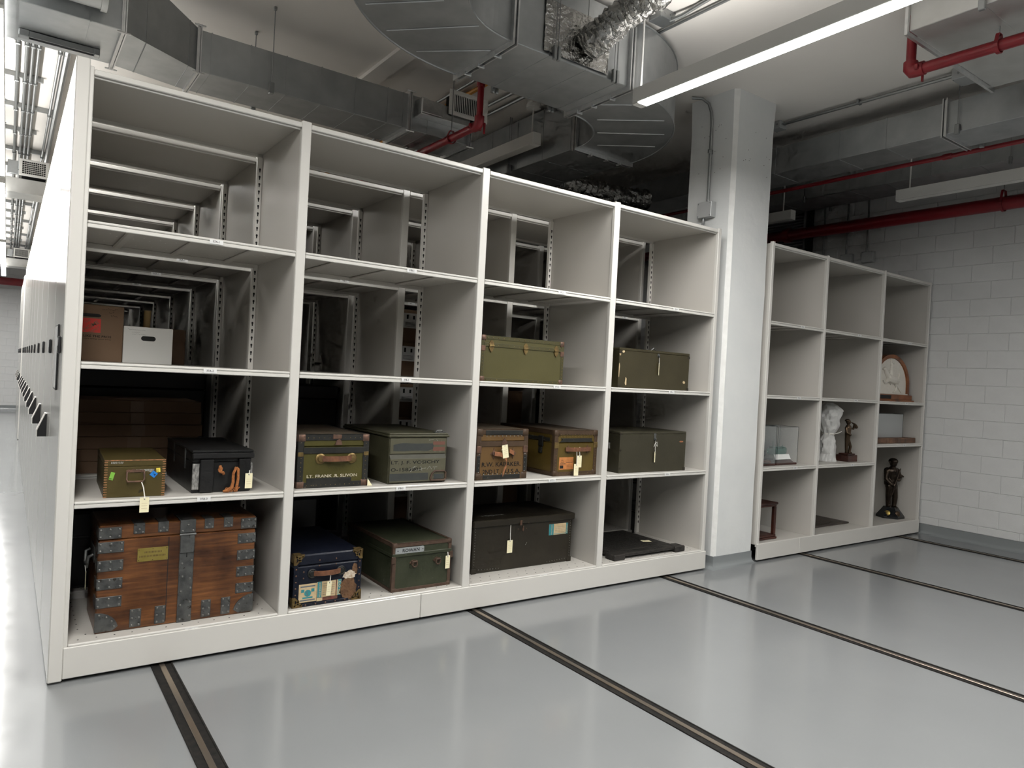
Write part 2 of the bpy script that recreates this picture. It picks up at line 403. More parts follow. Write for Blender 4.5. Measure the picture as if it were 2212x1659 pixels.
mb.prism(prof, lambda p, t: (XR+p[0], t, p[1]), YB, YF)
struct(mb.build('baseboard_right', 'cove_epoxy', smooth=40))
mb = MB(); mb.prism(prof, lambda p, t: (t, YF+p[0], p[1]), XL, XR)
struct(mb.build('baseboard_far', 'cove_epoxy', smooth=40))
# column
CX0, CX1, CY0, CY1 = 5.17, 5.74, -.005, .53
mb = MB()
random.seed(3)
zs = [0.11+(H-.11)*i/14 for i in range(15)]
ch = .035
for i, z in enumerate(zs):
    fl = .02*max(0, (z-4.35)/.18)
    j = [random.uniform(-.003, .003) for _ in range(8)]
    ring = [(CX0+ch, CY0+j[0]), (CX1+fl, CY0+j[1]), (CX1+fl+j[2], CY1), (CX0-fl+j[3], CY1), (CX0-fl*.5+j[4], CY0+ch)]
    mb.v += [(x, y, z) for x, y in ring]
for i in range(14):
    for k in range(5):
        mb.f.append([i*5+k, i*5+(k+1) % 5, (i+1)*5+(k+1) % 5, (i+1)*5+k]); mb.m.append(1 if k == 4 else 0)
mb.f.append([70, 71, 72, 73, 74]); mb.m.append(0)
colm = thing('concrete_column', 'white painted concrete column between the two shelving units', 'column', (0, 0, 0))
colm['kind'] = 'structure'
mb.build('column_shaft', ['column_paint', 'column_edge'], colm)
mb = MB(); pr2 = [(.05, 0), (.03, .008), (.014, .03), (.008, .06), (.008, .115), (-.002, .115), (-.002, 0)]
mb.add([(CX0-p[0], CY0-p[0], p[1]) for p in pr2]+[(CX1+p[0], CY0-p[0], p[1]) for p in pr2]+[(CX1+p[0], CY1+p[0], p[1]) for p in pr2]+[(CX0-p[0], CY1+p[0], p[1]) for p in pr2],
       [[a*7+i, ((a+1) % 4)*7+i, ((a+1) % 4)*7+i+1, a*7+i+1] for a in range(4) for i in range(6)])
mb.build('column_base', 'cove_epoxy', colm, smooth=50)
# pock marks in the column paint
mb = MB()
for _ in range(26):
    if random.random() < .5: mb.lathe([(.004, -.002), (.003, 0)], 6, (CX0-.0025, random.uniform(.08, .48), random.uniform(3.3, 4.45)), 'x')
    else: mb.lathe([(.004, -.002), (.003, 0)], 6, (random.uniform(5.25, 5.7), CY0-.0035, random.uniform(3.6, 4.45)), 'y')
mb.build('pock_marks', 'slot_dark', colm, kind='stuff')
# shallow drop beam in the ceiling
struct(MB().box(2.36, 2.54, 1.0, 12, H-.035, H).build('trim_1', 'ceiling_paint'))
# floor rails
RAILS = [(.4531, 'nearest to the shelving end panel'), (2.511, 'second from the shelving end panel'), (4.526, 'starting near the foot of the column'),
         (6.6065, 'leading to the statuary shelving'), (8.70, 'nearest the block wall')]
for x, t in RAILS:
    r = thing('floor_rail', 'dark steel track set in the grey floor, '+t, 'rail', (x, 0, 0), group='floor tracks')
    MB().box(-.055, .055, -7, 18, 0, .0025).build('track_channel', 'rail_black', r)
    MB().cbox(-.014, .014, -7, 18, .0025, .0075, .003).build('steel_rail', 'rail_steel', r)
    mb = MB(); mb.cbox(-.055, -.046, -7, 18, .0025, .006, .002); mb.cbox(.046, .055, -7, 18, .0025, .006, .002)
    mb.build('channel_lip', 'rail_black', r)

# ================================================================== shelving
LV = [2.395, 1.6635, .9353, .195]; TOP = 3.172
DEP = .84
def make_carriage(name, label, bays, xl, xr, levels, base, letters, yf, back=False, bay_levels=None, end=True, sign=False, handle=False, holes=True, group=None, num='37'):
    C = thing(name, label, 'shelving', (0, yf, 0), group=group)
    edges = [(xl, bays[0][0])]+[(bays[i][1], bays[i+1][0]) for i in range(len(bays)-1)]+[(bays[-1][1], xr)]
    for i, (a, b) in enumerate(edges):
        mb = MB(); mb.box(a+.002, b-.002, .02, DEP-.01, .17, TOP-.004)
        mb.cbox(a, b, -.004, .03, .17, TOP+.012, .004, 1)
        mb.cbox(a, b, DEP-.03, DEP, .17, TOP+.012, .004, 1)
        U = mb.build('upright_panel', ['shelf_paint', 'shelf_edge'], C)
        for side in (-1, 1):
            if (side < 0 and i == 0) or (side > 0 and i == len(edges)-1): continue
            xa = a-.034 if side < 0 else b; xb = a if side < 0 else b+.034
            mb = MB(); mb.box(xa, xb, DEP-.04, DEP-.01, .19, TOP-.035)
            xm = (xa+xb)/2; z = .3
            while z < TOP-.1 and not back:
                if not any(abs(z-l) < .03 for l in levels):
                    mb.front([(xm-.007, z+.009), (xm-.004, z), (xm-.003, z-.012), (xm+.003, z-.012), (xm+.004, z), (xm+.007, z+.009), (xm+.004, z+.016), (xm-.004, z+.016)], DEP-.0412, DEP-.0398, 1)
                z += .0508
            mb.build('slotted_strip', ['strip_paint', 'slot_dark'], U)
    for bi, (a, b) in enumerate(bays):
        mb = MB(); mb.box(a, b, .006, DEP-.012, TOP-.012, TOP-.004)
        mb.cbox(a, b, -.003, .016, TOP-.03, TOP, .004, 1); mb.cbox(a, b, .017, .03, TOP-.04, TOP-.012, .003, 1)
        mb.cbox(a, b, DEP-.03, DEP-.012, TOP-.034, TOP, .003, 1)
        mb.build('top_panel', ['shelf_paint', 'shelf_edge'], C)
        if back: MB().box(a-.01, b+.01, DEP-.01, DEP-.004, .17, TOP).build('back_panel', 'shelf_paint', C)
        lv = (bay_levels or {}).get(bi, levels)
        for li, z in enumerate(lv):
            low = z < .3
            mb = MB(); mb.box(a+.001, b-.001, .008, DEP-.045, z-.008, z)
            mb.cbox(a+.001, b-.001, -.006, .012, z-.014, z+.0005, .004, 1); mb.cbox(a+.001, b-.001, -.003, .01, z-.036, z-.015, .003, 1)
            if not low:
                mb.cbox(a+.03, b-.03, DEP-.075, DEP-.05, z-.034, z-.008, .003)
                mb.cbox(a+.03, b-.03, .02, .05, z-.03, z-.008, .003)
                for q in (.2, .5, .8):
                    xc = a+(b-a)*q; mb.cbox(xc-.022, xc+.022, .02, DEP-.06, z-.024, z-.008, .006)
            sh = mb.build('shelf', ['shelf_paint', 'shelf_edge'], C)
            # label on the lip
            xc = a+(b-a)*(.58 if low is False else .55); mb = MB()
            mb.box(xc-.036, xc+.036, -.0072, -.0062, z-.030, z-.006)
            mb.text('%s%s-%d' % (num, letters[bi % len(letters)], li+1), .016, (xc-.02, -.0072, z-.022), m=1)
            mb.build('shelf_label', ['label_white', 'ink'], sh)
            if holes:
                mb = MB(); n = int((b-a)/.085)
                if low:
                    for i in range(n):
                        for y in (.05, .12): mb.lathe([(.0045, 0), (.0045, .0008)], 6, (a+.05+i*.085+(.04 if y > .1 else 0), y, z), 'z')
                    for i in range(7):
                        for x in (a+.06, b-.06): mb.lathe([(.0045, 0), (.0045, .0008)], 6, (x, .22+i*.085, z), 'z')
                    mb.build('hole_row', 'slot_dark', sh, kind='stuff')
                else:
                    for i in range(n):
                        for y in (.3, .38, .62): mb.lathe([(.004, -.0008), (.004, 0)], 6, (a+.05+i*.085+(.04 if y == .38 else 0), y, z-.008), 'z')
                    mb.build('hole_row', 'hole_light_dot', sh, kind='stuff')  # light through the holes, painted as pale discs under the shelf
    # base
    for a, b in base:
        mb = MB(); mb.cbox(a, b, -.012, .012, .02, .1826, .004); mb.box(a, b, .012, .02, .15, .17)
        mb.build('base_panel', 'shelf_edge', C)
    mb = MB(); mb.box(xl, xr, DEP-.03, DEP, .03, .17); mb.box(xl+.05, xr-.05, .1, .16, .09, .168); mb.box(xl+.05, xr-.05, .66, .72, .09, .168)
    mb.build('base_frame', 'slot_dark', C)
    for rx, _ in RAILS:
        if xl+.1 < rx < xr-.1:
            for y in (.13, .69): MB().lathe([(.03, -.02), (.045, -.02), (.045, -.012), (.04, -.012), (.04, .012), (.045, .012), (.045, .02), (.03, .02)], 14, (rx, y, .0475), 'x').build('wheel', 'rail_steel', C)
    if end:
        mb = MB(); mb.cbox(-.0825, -.019, *((-.016, DEP+.04) if sign else (-.06, DEP+.11)), .012, 3.215, .005)
        E = mb.build('end_panel', 'end_panel_paint', C)
        if sign:
            mb = MB(); mb.cbox(-.092, -.083, .30, .52, 1.50, 1.86, .003); mb.box(-.0935, -.092, .31, .51, 1.51, 1.85, 1)
            mb.build('sign_holder', ['black_plastic', 'label_white'], E)
        mb = MB(); mb.cbox(-.097, -.083, .11, .17, 1.70, 1.79, .005); mb.box(-.0982, -.097, .118, .162, 1.74, 1.78, 1)
        mb.build('control_pad', ['black_plastic', 'grey_box'], E)
        if handle:
            y0 = .30; mb = MB()
            pts = [(-.083, 1.30), (-.091, 1.302), (-.132, 1.195), (-.132, 1.155), (-.083, 1.155)]
            mb.prism(pts, lambda p, t: (p[0], t, p[1]), y0-.0, y0+.09)
            mb.prism([(-.083, 1.306), (-.094, 1.308), (-.137, 1.196), (-.137, 1.152), (-.133, 1.152), (-.133, 1.196), (-.092, 1.301)], lambda p, t: (p[0], t, p[1]), y0-.004, y0+.094, 1)
            mb.build('pull_handle', ['black_plastic', 'strip_paint'], E)
    return C
BAYS = [(0, 1.0857), (1.1444, 2.3923), (2.4524, 3.6863), (3.7474, 5.0)]
make_carriage('mobile_shelving', 'long cream steel mobile shelving unit in front, holding the old trunks', BAYS, -.036, 5.042, LV,
              [(-.018, 2.06), (2.063, 5.054)], 'ABCD', 0, sign=True)
BB = [(0, 1.0857), (1.1444, 2.25), (2.31, 3.33), (3.39, 4.45), (4.51, 5.0)]
ORD = ['second', 'third', 'fourth', 'fifth', 'sixth', 'seventh', 'eighth', 'ninth', 'tenth', 'eleventh', 'twelfth', 'thirteenth', 'fourteenth', 'fifteenth']
PITCH = 1.035
proto = None
for i, nm in enumerate(ORD):
    y = .96+PITCH*i+(1.3 if i >= 10 else 0)
    lab = 'cream mobile shelving carriage, %s from the front along the left aisle' % nm
    if proto is None:
        proto = make_carriage('mobile_shelving', lab, BB, -.036, 5.042, LV, [(-.018, 5.054)], 'ABCDE', y, handle=True, group='carriages behind the front unit', num='36')
    else:
        c = copy_tree(proto, None, () if i < 5 else ('slotted_strip', 'hole_row', 'shelf_label', 'wheel'))
        c.location = (0, y, 0); c['label'] = lab
RB = [(5.835, 6.775), (6.815, 7.985), (8.025, 9.125)]
RLV = [2.40, 1.663, .937, .172]
make_carriage('fixed_shelving', 'narrower cream shelving unit with back panels between the column and block wall', RB, 5.795, 9.15, RLV,
              [(5.80, 6.52), (6.522, 9.15)], 'EFG', -.03, back=True, bay_levels={2: [2.395, 1.657, 1.145, .172]}, end=False, holes=False)

# ================================================================== ceiling services
def hanger(parent, x, y, z0, z1=H, clamp=True):
    mb = MB(); mb.tube([(x, y, z0), (x, y, z1)], .004, 6); mb.cbox(x-.012, x+.012, y-.012, y+.012, z1-.03, z1, .004)
    if clamp: mb.cbox(x-.018, x+.018, y-.015, y+.02, z0-.02, z0+.06, .004)
    return mb.build('hanger_rod', 'conduit', parent)
def flange(parent, pts_in, d, t):
    pass
def duct_ring(mb, axis, pos, a0, a1, z0, z1, w=.02, t=.012):
    # a raised seam / flange frame around a duct running along axis
    if axis == 'x':
        for (y0, y1, q0, q1) in ((a0-t, a0, z0-t, z1+t), (a1, a1+t, z0-t, z1+t), (a0, a1, z0-t, z0), (a0, a1, z1, z1+t)):
            mb.box(pos-w/2, pos+w/2, y0, y1, q0, q1)
    else:
        for (x0, x1, q0, q1) in ((a0-t, a0, z0-t, z1+t), (a1, a1+t, z0-t, z1+t), (a0, a1, z0-t, z0), (a0, a1, z1, z1+t)):
            mb.box(x0, x1, pos-w/2, pos+w/2, q0, q1)
# --- left rectangular duct with an offset piece
d = thing('air_duct', 'grey galvanised duct with an angled offset running above the front shelving', 'duct', (0, 0, 3.87))
Z0, Z1 = 3.875-3.87, 4.185-3.87
mb = MB(); mb.cbox(.77, 2.53, 1.5, 1.97, Z0, Z1, .004)
for x in (.86, 1.15, 1.43, 1.72, 2.02, 2.32, 2.47): duct_ring(mb, 'x', x, 1.5, 1.97, Z0, Z1, .007, .003)
mb.build('duct_section', 'galv', d)
mb = MB()
A = [(.24, 1.16, Z0), (.24, 1.84, Z0), (.24, 1.84, Z1+.17), (.24, 1.16, Z1+.17)]; B = [(.77, 1.5, Z0), (.77, 1.97, Z0), (.77, 1.97, Z1), (.77, 1.5, Z1)]
mb.add(A+B, [(0, 1, 2, 3), (7, 6, 5, 4), (0, 4, 5, 1), (1, 5, 6, 2), (2, 6, 7, 3), (3, 7, 4, 0)])
for t in (.28, .86):
    p = [tuple(A[i][k]*(1-t)+B[i][k]*t for k in range(3)) for i in range(4)]
    for i in (0, 3):
        mb.tube([p[i], p[(i+1) % 4]], .004, 4)
    mb.tube([(p[0][0], p[0][1]-.002, p[0][2]), (p[3][0], p[3][1]-.002, p[3][2])], .004, 4)
mb.build('offset_section', 'galv', d)
mb = MB(); mb.cbox(-3.6, .24, 1.16, 1.84, Z0, Z1+.17, .004)
for x in (-.35, .05, -1.3): duct_ring(mb, 'x', x, 1.16, 1.84, Z0, Z1+.17, .008, .004)
mb.build('duct_section', 'galv', d)
mb = MB(); mb.cbox(2.53, 3.16, 1.5, 1.97, Z0, Z1, .004); duct_ring(mb, 'x', 2.72, 1.5, 1.97, Z0, Z1, .007, .003)
mb.build('duct_section', 'galv', d)
for x, ya, yb, zt in ((.24, 1.16, 1.84, Z1+.17), (.77, 1.5, 1.97, Z1), (2.53, 1.5, 1.97, Z1), (3.16, 1.5, 1.97, Z1)):
    mb = MB(); duct_ring(mb, 'x', x-.012, ya, yb, Z0, zt, .008, .03); duct_ring(mb, 'x', x+.012, ya, yb, Z0, zt, .008, .03)
    duct_ring(mb, 'x', x, ya, yb, Z0, zt, .012, .02)
    for y in (ya-.03, yb+.03): mb.tube([(x-.04, y, Z0-.025), (x+.04, y, Z0-.025)], .006, 6); mb.tube([(x-.04, y, zt+.02), (x+.04, y, zt+.02)], .006, 6)
    mb.build('flange', 'galv_bright', d)
for x in (1.31,):
    mb = MB(); mb.tube([(x, 1.47, Z0-.02), (x, 1.47, H-3.87)], .004, 6); mb.cbox(x-.018, x+.018, 1.462, 1.498, Z0-.03, Z0+.06, .004); mb.cbox(x-.012, x+.012, 1.458, 1.482, H-3.9, H-3.87, .004)
    mb.build('hanger_rod', 'conduit', d)
    mb = MB(); mb.tube([(x, 2.0, Z0-.02), (x, 2.0, H-3.87)], .004, 6); mb.cbox(x-.018, x+.018, 1.972, 2.012, Z0-.03, Z0+.06, .004); mb.cbox(x-.012, x+.012, 1.988, 2.012, H-3.9, H-3.87, .004)
    mb.build('hanger_rod', 'conduit', d)
# supporting channel under the left part
mb = MB(); mb.box(-.29, .12, 1.60, 1.605, Z0-.045, Z0-.002); mb.box(-.29, .12, 1.645, 1.65, Z0-.045, Z0-.002); mb.box(-.29, .12, 1.6, 1.65, Z0-.006, Z0-.002)
mb.cbox(-.33, -.27, 1.595, 1.655, Z0-.05, Z0-.002, .004); mb.cbox(.11, .145, 1.595, 1.655, Z0-.05, Z0-.002, .004)
mb.build('support_channel', 'conduit', d)
# side take-off with supply grille near the duct's end
mb = MB(); mb.cbox(2.62, 3.1, 1.38, 1.5, .13, .26, .004); mb.cbox(2.58, 2.64, 1.36, 1.5, .12, .27, .004); mb.cbox(2.585, 2.79, 1.352, 1.362, .135, .255, .003)
mb.build('take_off_collar', 'galv_bright', d)
g = thing('supply_grille', 'white louvred supply grille on the end of the left duct', 'vent', (2.85, 1.34, 4.055))
mb = MB()
W_, H_ = .41, .225
for a in ((0, W_, 0, .035), (0, W_, H_-.035, H_), (0, .05, .035, H_-.035), (W_-.05, W_, .035, H_-.035)): mb.cbox(a[0], a[1], 0, .018, a[2], a[3], .003)
mb.build('grille_frame', 'grille_white', g)
MB().box(.04, W_-.04, .03, .14, .03, H_-.03).build('grille_throat', 'slot_dark', g)
for i in range(16):
    x = .062+i*(W_-.124)/15; MB().box(x-.0035, x+.0035, .006, .011, .035, H_-.035).build('grille_slat', 'grille_white', g)
# small round duct at the upper left
rd = MB().tube([(-2.5, .98, 4.06), (.115, .98, 4.06)], .155, 28).lathe([(.165, .09), (.165, .125)], 28, (0, .98, 4.06), 'x')
rd.cbox(.085, .125, .97, .99, 4.215, H-.002, .003)
tag(rd.build('round_duct', 'galv', smooth=40), 'bright round metal duct at the upper left edge, below the ceiling', 'duct')

# --- big S-shaped duct
zb, zt = 3.95, 4.475
d = thing('air_duct', 'large grey S-shaped galvanised duct with two wide elbows over the shelving', 'duct', (0, 0, zb))
hh = zt-zb
def elbow(cx, cy, ri, ro, a0, a1):
    n = 22; pi = arc(cx, cy, ri, a0, a1, n); po = arc(cx, cy, ro, a0, a1, n); mb = MB()
    for i in range(n):
        q = [pi[i], po[i], po[i+1], pi[i+1]]
        mb.add([(x, y, 0) for x, y in q]+[(x, y, hh) for x, y in q], [(3, 2, 1, 0), (4, 5, 6, 7), (1, 2, 6, 5), (3, 0, 4, 7)]+([(0, 1, 5, 4)] if i == 0 else [])+([(2, 3, 7, 6)] if i == n-1 else []))
    # rolled edges
    for z in (0, hh):
        mb.tube([(x, y, z) for x, y in po], .008, 6); mb.tube([(x, y, z) for x, y in pi], .008, 6)
    return mb, pi, po
for (cx, cy, a0, a1) in ((2.365, -.96, 90, 180), (3.45, 1.005, -90, 0)):
    ri, ro = .63, 1.335
    mb, pi, po = elbow(cx, cy, ri, ro, a0, a1)
    # cross seams on the underside
    SE = [((1.401, -.119), (1.75, -.48)), ((1.647, .102), (2.077, -.361)), ((1.94, .235), (2.323, -.128)), ((1.17, -.42), (1.62, -.87))] if cx < 3 else \
         [((3.459, .115), (3.709, -.107)), ((3.725, .324), (4.15, -.052)), ((3.939, .557), (4.4, .176)), ((4.166, .806), (4.579, .454))]
    for a_, b_ in SE: mb.tube([(a_[0], a_[1], -.002), (b_[0], b_[1], -.002)], .005, 4)
    mb.build('duct_elbow', 'galv', d, smooth=35)
mb = MB(); mb.cbox(2.365, 3.45, -.33, .378, 0, hh, .004)
for x in (2.68, 3.02, 3.33): duct_ring(mb, 'x', x, -.33, .378, 0, hh, .008, .003)
mb.build('duct_section', 'galv', d)
mb = MB(); mb.cbox(4.08, 4.785, 1.005, 4.2, 0, hh, .004)
for y in (1.1, 1.55, 2.0, 2.5): duct_ring(mb, 'y', y, 4.08, 4.785, 0, hh, .008, .003)
mb.build('duct_section', 'galv', d)
mb = MB(); mb.cbox(1.03, 1.735, -3.2, -.96, 0, hh, .004); mb.build('duct_section', 'galv', d)
def bigflange(axis, pos, a0, a1):
    mb = MB()
    for o in (-.016, .016): duct_ring(mb, axis, pos+o, a0, a1, 0, hh, .01, .035)
    duct_ring(mb, axis, pos, a0, a1, 0, hh, .014, .02)
    for q in (.25, .55, .8):
        c = a0+(a1-a0)*q
        if axis == 'x': mb.cbox(pos-.03, pos+.03, c-.008, c+.008, -.05, -.02, .003)
        else: mb.cbox(c-.008, c+.008, pos-.03, pos+.03, -.05, -.02, .003)
    return mb.build('flange', 'galv_bright', d)
bigflange('x', 2.365, -.33, .378); bigflange('x', 3.45, -.33, .378); bigflange('y', 1.005, 4.08, 4.785)
for x, y in ((2.72, -.36), (2.72, .41), (3.28, -.36), (3.28, .41), (4.05, 2.1), (4.815, 2.1)):
    mb = MB(); mb.tube([(x-.012, y, -.02), (x-.012, y, H-zb)], .003, 5); mb.tube([(x+.012, y, -.02), (x+.012, y, H-zb)], .003, 5)
    mb.cbox(x-.03, x-.005, y-.015, y+.015, -.03, .07, .004); mb.cbox(x+.005, x+.03, y-.015, y+.015, -.03, .07, .004)
    mb.build('hanger_rod', 'conduit', d)
# --- foil flexible duct on the face of the big duct
def foil_tube(path, r, seed, n=40, crush=.022):
    P = [Vector(p) for p in path]; pts = []
    for i in range(len(P)-1):
        for k in range(14): pts.append(P[i].lerp(P[i+1], k/14))
    pts.append(P[-1]); pts = [sum((pts[max(0, min(len(pts)-1, i+j))] for j in range(-7, 8)), Vector())/15 for i in range(len(pts))]
    mb = MB(); R = [r*(1+.05*math.sin(i*2.1)) for i in range(len(pts))]
    mb.tube(pts, R, n)
    def fn(v):
        a = noise.noise(v*20+Vector((seed, 0, 0))); b = noise.noise(v*48+Vector((0, seed, 0)))
        c = noise.noise(v*80)
        return v+Vector((noise.noise(v*16+Vector((5, 5, seed))), a, noise.noise(v*16+Vector((9, seed, 3)))))*crush+Vector((b, c, -b))*crush*.45
    mb.xf(fn); return mb
t = thing('flexible_duct', 'crumpled silver foil flexible duct taped to the big S-shaped duct', 'duct', (0, 0, 4.1))
mb = foil_tube([(2.98, -.345, -.02), (3.02, -.47, .06), (3.1, -.6, .17), (3.17, -.8, .25), (3.17, -1.15, .28), (3.1, -1.7, .28), (3.0, -2.4, .28)], .105, 3)
mb.build('foil_sleeve', 'foil', t, smooth=25)
mb = MB(); N_ = 18
for i in range(N_+1):
    for j in range(N_+1):
        x = 2.62+.6*i/N_; z = -.13+.36*j/N_
        mb.v.append((x, -.337-abs(noise.noise(Vector((x*18, z*18, 1))))*.02-.004*(i not in (0, N_)), z))
for i in range(N_):
    for j in range(N_): mb.f.append([i*(N_+1)+j, (i+1)*(N_+1)+j, (i+1)*(N_+1)+j+1, i*(N_+1)+j+1]); mb.m.append(0)
o = mb.build('foil_patch', 'foil', t); md = o.modifiers.new('s', 'SOLIDIFY'); md.thickness = .004; md.offset = 0
# --- foil duct behind the column
mb = foil_tube([(4.79, 2.25, 4.07), (5.1, 2.22, 4.03), (5.5, 2.2, 4.0), (5.95, 2.2, 4.02), (6.3, 2.2, 4.07)], .13, 8, crush=.02)
tag(mb.build('flexible_duct', 'foil', smooth=25), 'dark silver foil flexible duct sagging behind the column', 'duct')

# --- right hand ducts
d = thing('air_duct', 'grey rectangular duct right of the column, running toward the viewer', 'duct', (0, 0, 4.08))
mb = MB(); mb.cbox(6.45, 6.92, -4.0, 3.5, 0, .29, .004)
for y in (.45, -.28, -.75, -2.0): duct_ring(mb, 'y', y, 6.45, 6.92, 0, .29, .012, .004)
mb.build('duct_section', 'galv', d)
mb = MB()
for o_ in (-.016, .016): duct_ring(mb, 'y', -1.28+o_, 6.45, 6.92, 0, .29, .01, .03)
duct_ring(mb, 'y', -1.28, 6.45, 6.92, 0, .29, .012, .016)
mb.build('flange', 'galv_bright', d)
for x in (6.43, 6.94):
    mb = MB(); mb.tube([(x, -1.39, -.02), (x, -1.39, H-4.08)], .0035, 5); mb.cbox(x-.015, x+.015, -1.41, -1.37, -.03, .06, .004); mb.build('hanger_rod', 'conduit', d)
d = thing('air_duct', 'dark grey duct close to the block wall behind the unlit lamp', 'duct', (0, 0, 4.25))
mb = MB(); mb.cbox(8.15, 8.72, -4, 4.5, 0, .24, .004)
for y in (2.0, 1.5, .9, .55, .1, -.4, -.9): duct_ring(mb, 'y', y, 8.15, 8.72, 0, .24, .008, .003)
mb.build('duct_section', 'galv', d)
for y in (1.15, -1.2):
    for x in (8.12, 8.75):
        mb = MB(); mb.tube([(x, y, -.04), (x, y, H-4.25)], .004, 5); mb.cbox(x-.014, x+.014, y-.014, y+.014, -.05, .03, .004); mb.build('hanger_rod', 'conduit', d)
d = thing('air_duct', 'wide grey duct at the upper right corner above the red pipe elbow', 'duct', (0, 0, 4.25))
mb = MB(); mb.cbox(4.71, 6.1, -3.6, -1.78, 0, .22, .004)
for y in (-2.24, -2.9): duct_ring(mb, 'y', y, 4.71, 6.1, 0, .22, .012, .004)
mb.build('duct_section', 'galv_light', d)
mb = MB(); duct_ring(mb, 'y', -1.77, 4.71, 6.1, 0, .22, .02, .03); mb.build('flange', 'galv_bright', d)
for x in (4.69, 6.13):
    mb = MB(); mb.tube([(x, -2.24, -.03), (x, -2.24, H-4.25)], .004, 5); mb.cbox(x-.015, x+.015, -2.26, -2.22, -.04, .03, .004); mb.build('hanger_rod', 'conduit', d)

# --- red sprinkler pipes
def clevis(parent, x, y, z, r, top=H):
    mb = MB(); mb.strap([(x-r-.012, y, z)]+[(x+(r+.012)*math.cos(a), y, z-(r+.012)*math.sin(a)) for a in [PI-PI*i/8 for i in range(9)]], (0, .025, 0), .006)
    mb.strap([(x-r-.012, y, z), (x-r*.5, y, z+r*1.9), (x+r*.5, y, z+r*1.9), (x+r+.012, y, z)], (0, .025, 0), .006)
    mb.tube([(x, y, z+r*1.8), (x, y, top)], .005, 6, 1)
    return mb.build('clevis_hanger', ['red_paint', 'conduit'], parent)
p = thing('sprinkler_pipe', 'red sprinkler pipe with an elbow under the large S-shaped duct', 'pipe', (0, 0, 0))
px, py, pz, pr = 2.83, .79, 3.8, .034
MB().tube([(px, py+.03, pz), (px, 3.6, pz)], pr, 16).build('pipe_run', 'red_paint', p, smooth=40)
MB().tube([(px, py, pz+.03), (px, py, 4.24)], pr*.8, 16).lathe([(pr*.95, 4.12), (pr*1.05, 4.13), (pr*1.05, 4.2), (pr*.6, 4.21), (pr*.45, 4.3)], 14, (px, py, 0)).build('pipe_drop', 'red_paint', p, smooth=40)
mb = MB(); mb.tube([(px, py, pz+.07), (px, py, pz+.03), (px, py+.012, pz+.008), (px, py+.035, pz), (px, py+.08, pz)], pr*1.22, 16)
mb.cbox(px-.06, px+.06, py+.05, py+.075, pz-.02, pz+.02, .004); mb.tube([(px+.04, py-.02, pz-.07), (px+.04, py-.02, pz+.02)], .01, 8)
mb.build('pipe_elbow', 'red_paint', p, smooth=40)
clevis(p, px, 1.25, pz, pr)
p = thing('sprinkler_pipe', 'red sprinkler pipe with an elbow at the upper right corner', 'pipe', (0, 0, 0))
px, py, pz, pr = 5.06, -1.63, 4.12, .04
MB().tube([(px, py-.02, pz), (px+.06, -3.6, pz)], pr, 16).build('pipe_run', 'red_paint', p, smooth=40)
MB().tube([(px, py, pz+.02), (px, py, H)], pr*.85, 16).build('pipe_drop', 'red_paint', p, smooth=40)
mb = MB(); mb.tube([(px, py, pz+.07), (px, py, pz+.02), (px, py-.015, pz), (px, py-.04, pz), (px, py-.1, pz)], pr*1.25, 16); mb.cbox(px-.065, px+.065, py-.08, py-.055, pz-.02, pz+.02, .004)
mb.cbox(px+.035, px+.055, py-.075, py-.06, pz-.08, pz, .003)
mb.build('pipe_elbow', 'red_paint', p, smooth=40); clevis(p, px+.015, -2.2, pz, pr, 4.25)
p = thing('sprinkler_pipe', 'thin red sprinkler pipe running below the duct right of the column', 'pipe', (0, 0, 0))
MB().tube([(7.05, -4, 4.07), (7.05, 4, 4.07)], .022, 12).build('pipe_run', 'red_paint', p, smooth=40)
MB().lathe([(.028, -.04), (.03, -.035), (.03, .035), (.028, .04)], 14, (7.05, -1.05, 4.07), 'y').build('coupling', 'red_paint', p, smooth=40)
clevis(p, 7.05, .95, 4.07, .022); clevis(p, 7.05, -2.4, 4.07, .022)
p = thing('sprinkler_pipe', 'thick dark red sprinkler main running along the block wall', 'pipe', (0, 0, 0))
MB().tube([(8.9, -5, 3.99), (8.9, 6, 3.99)], .078, 20).build('pipe_run', 'red_paint', p, smooth=40)
MB().lathe([(.085, -.05), (.1, -.045), (.1, .045), (.085, .05)], 18, (8.9, 1.88, 3.99), 'y').build('coupling', 'red_paint', p, smooth=40)
clevis(p, 8.9, -.87, 3.99, .078, 4.5); clevis(p, 8.9, 2.6, 3.99, .078, 4.5)
# far red pipe over the aisle
mb = MB().tube([(-1.6, 20.6, 3.72), (.6, 20.6, 3.72)], .11, 12)
mb.tube([(-.9, 20.6, 3.72), (-.9, 20.6, H)], .012, 6)
tag(mb.build('sprinkler_pipe', 'red_paint', smooth=40), 'short red pipe far down the left aisle', 'pipe')

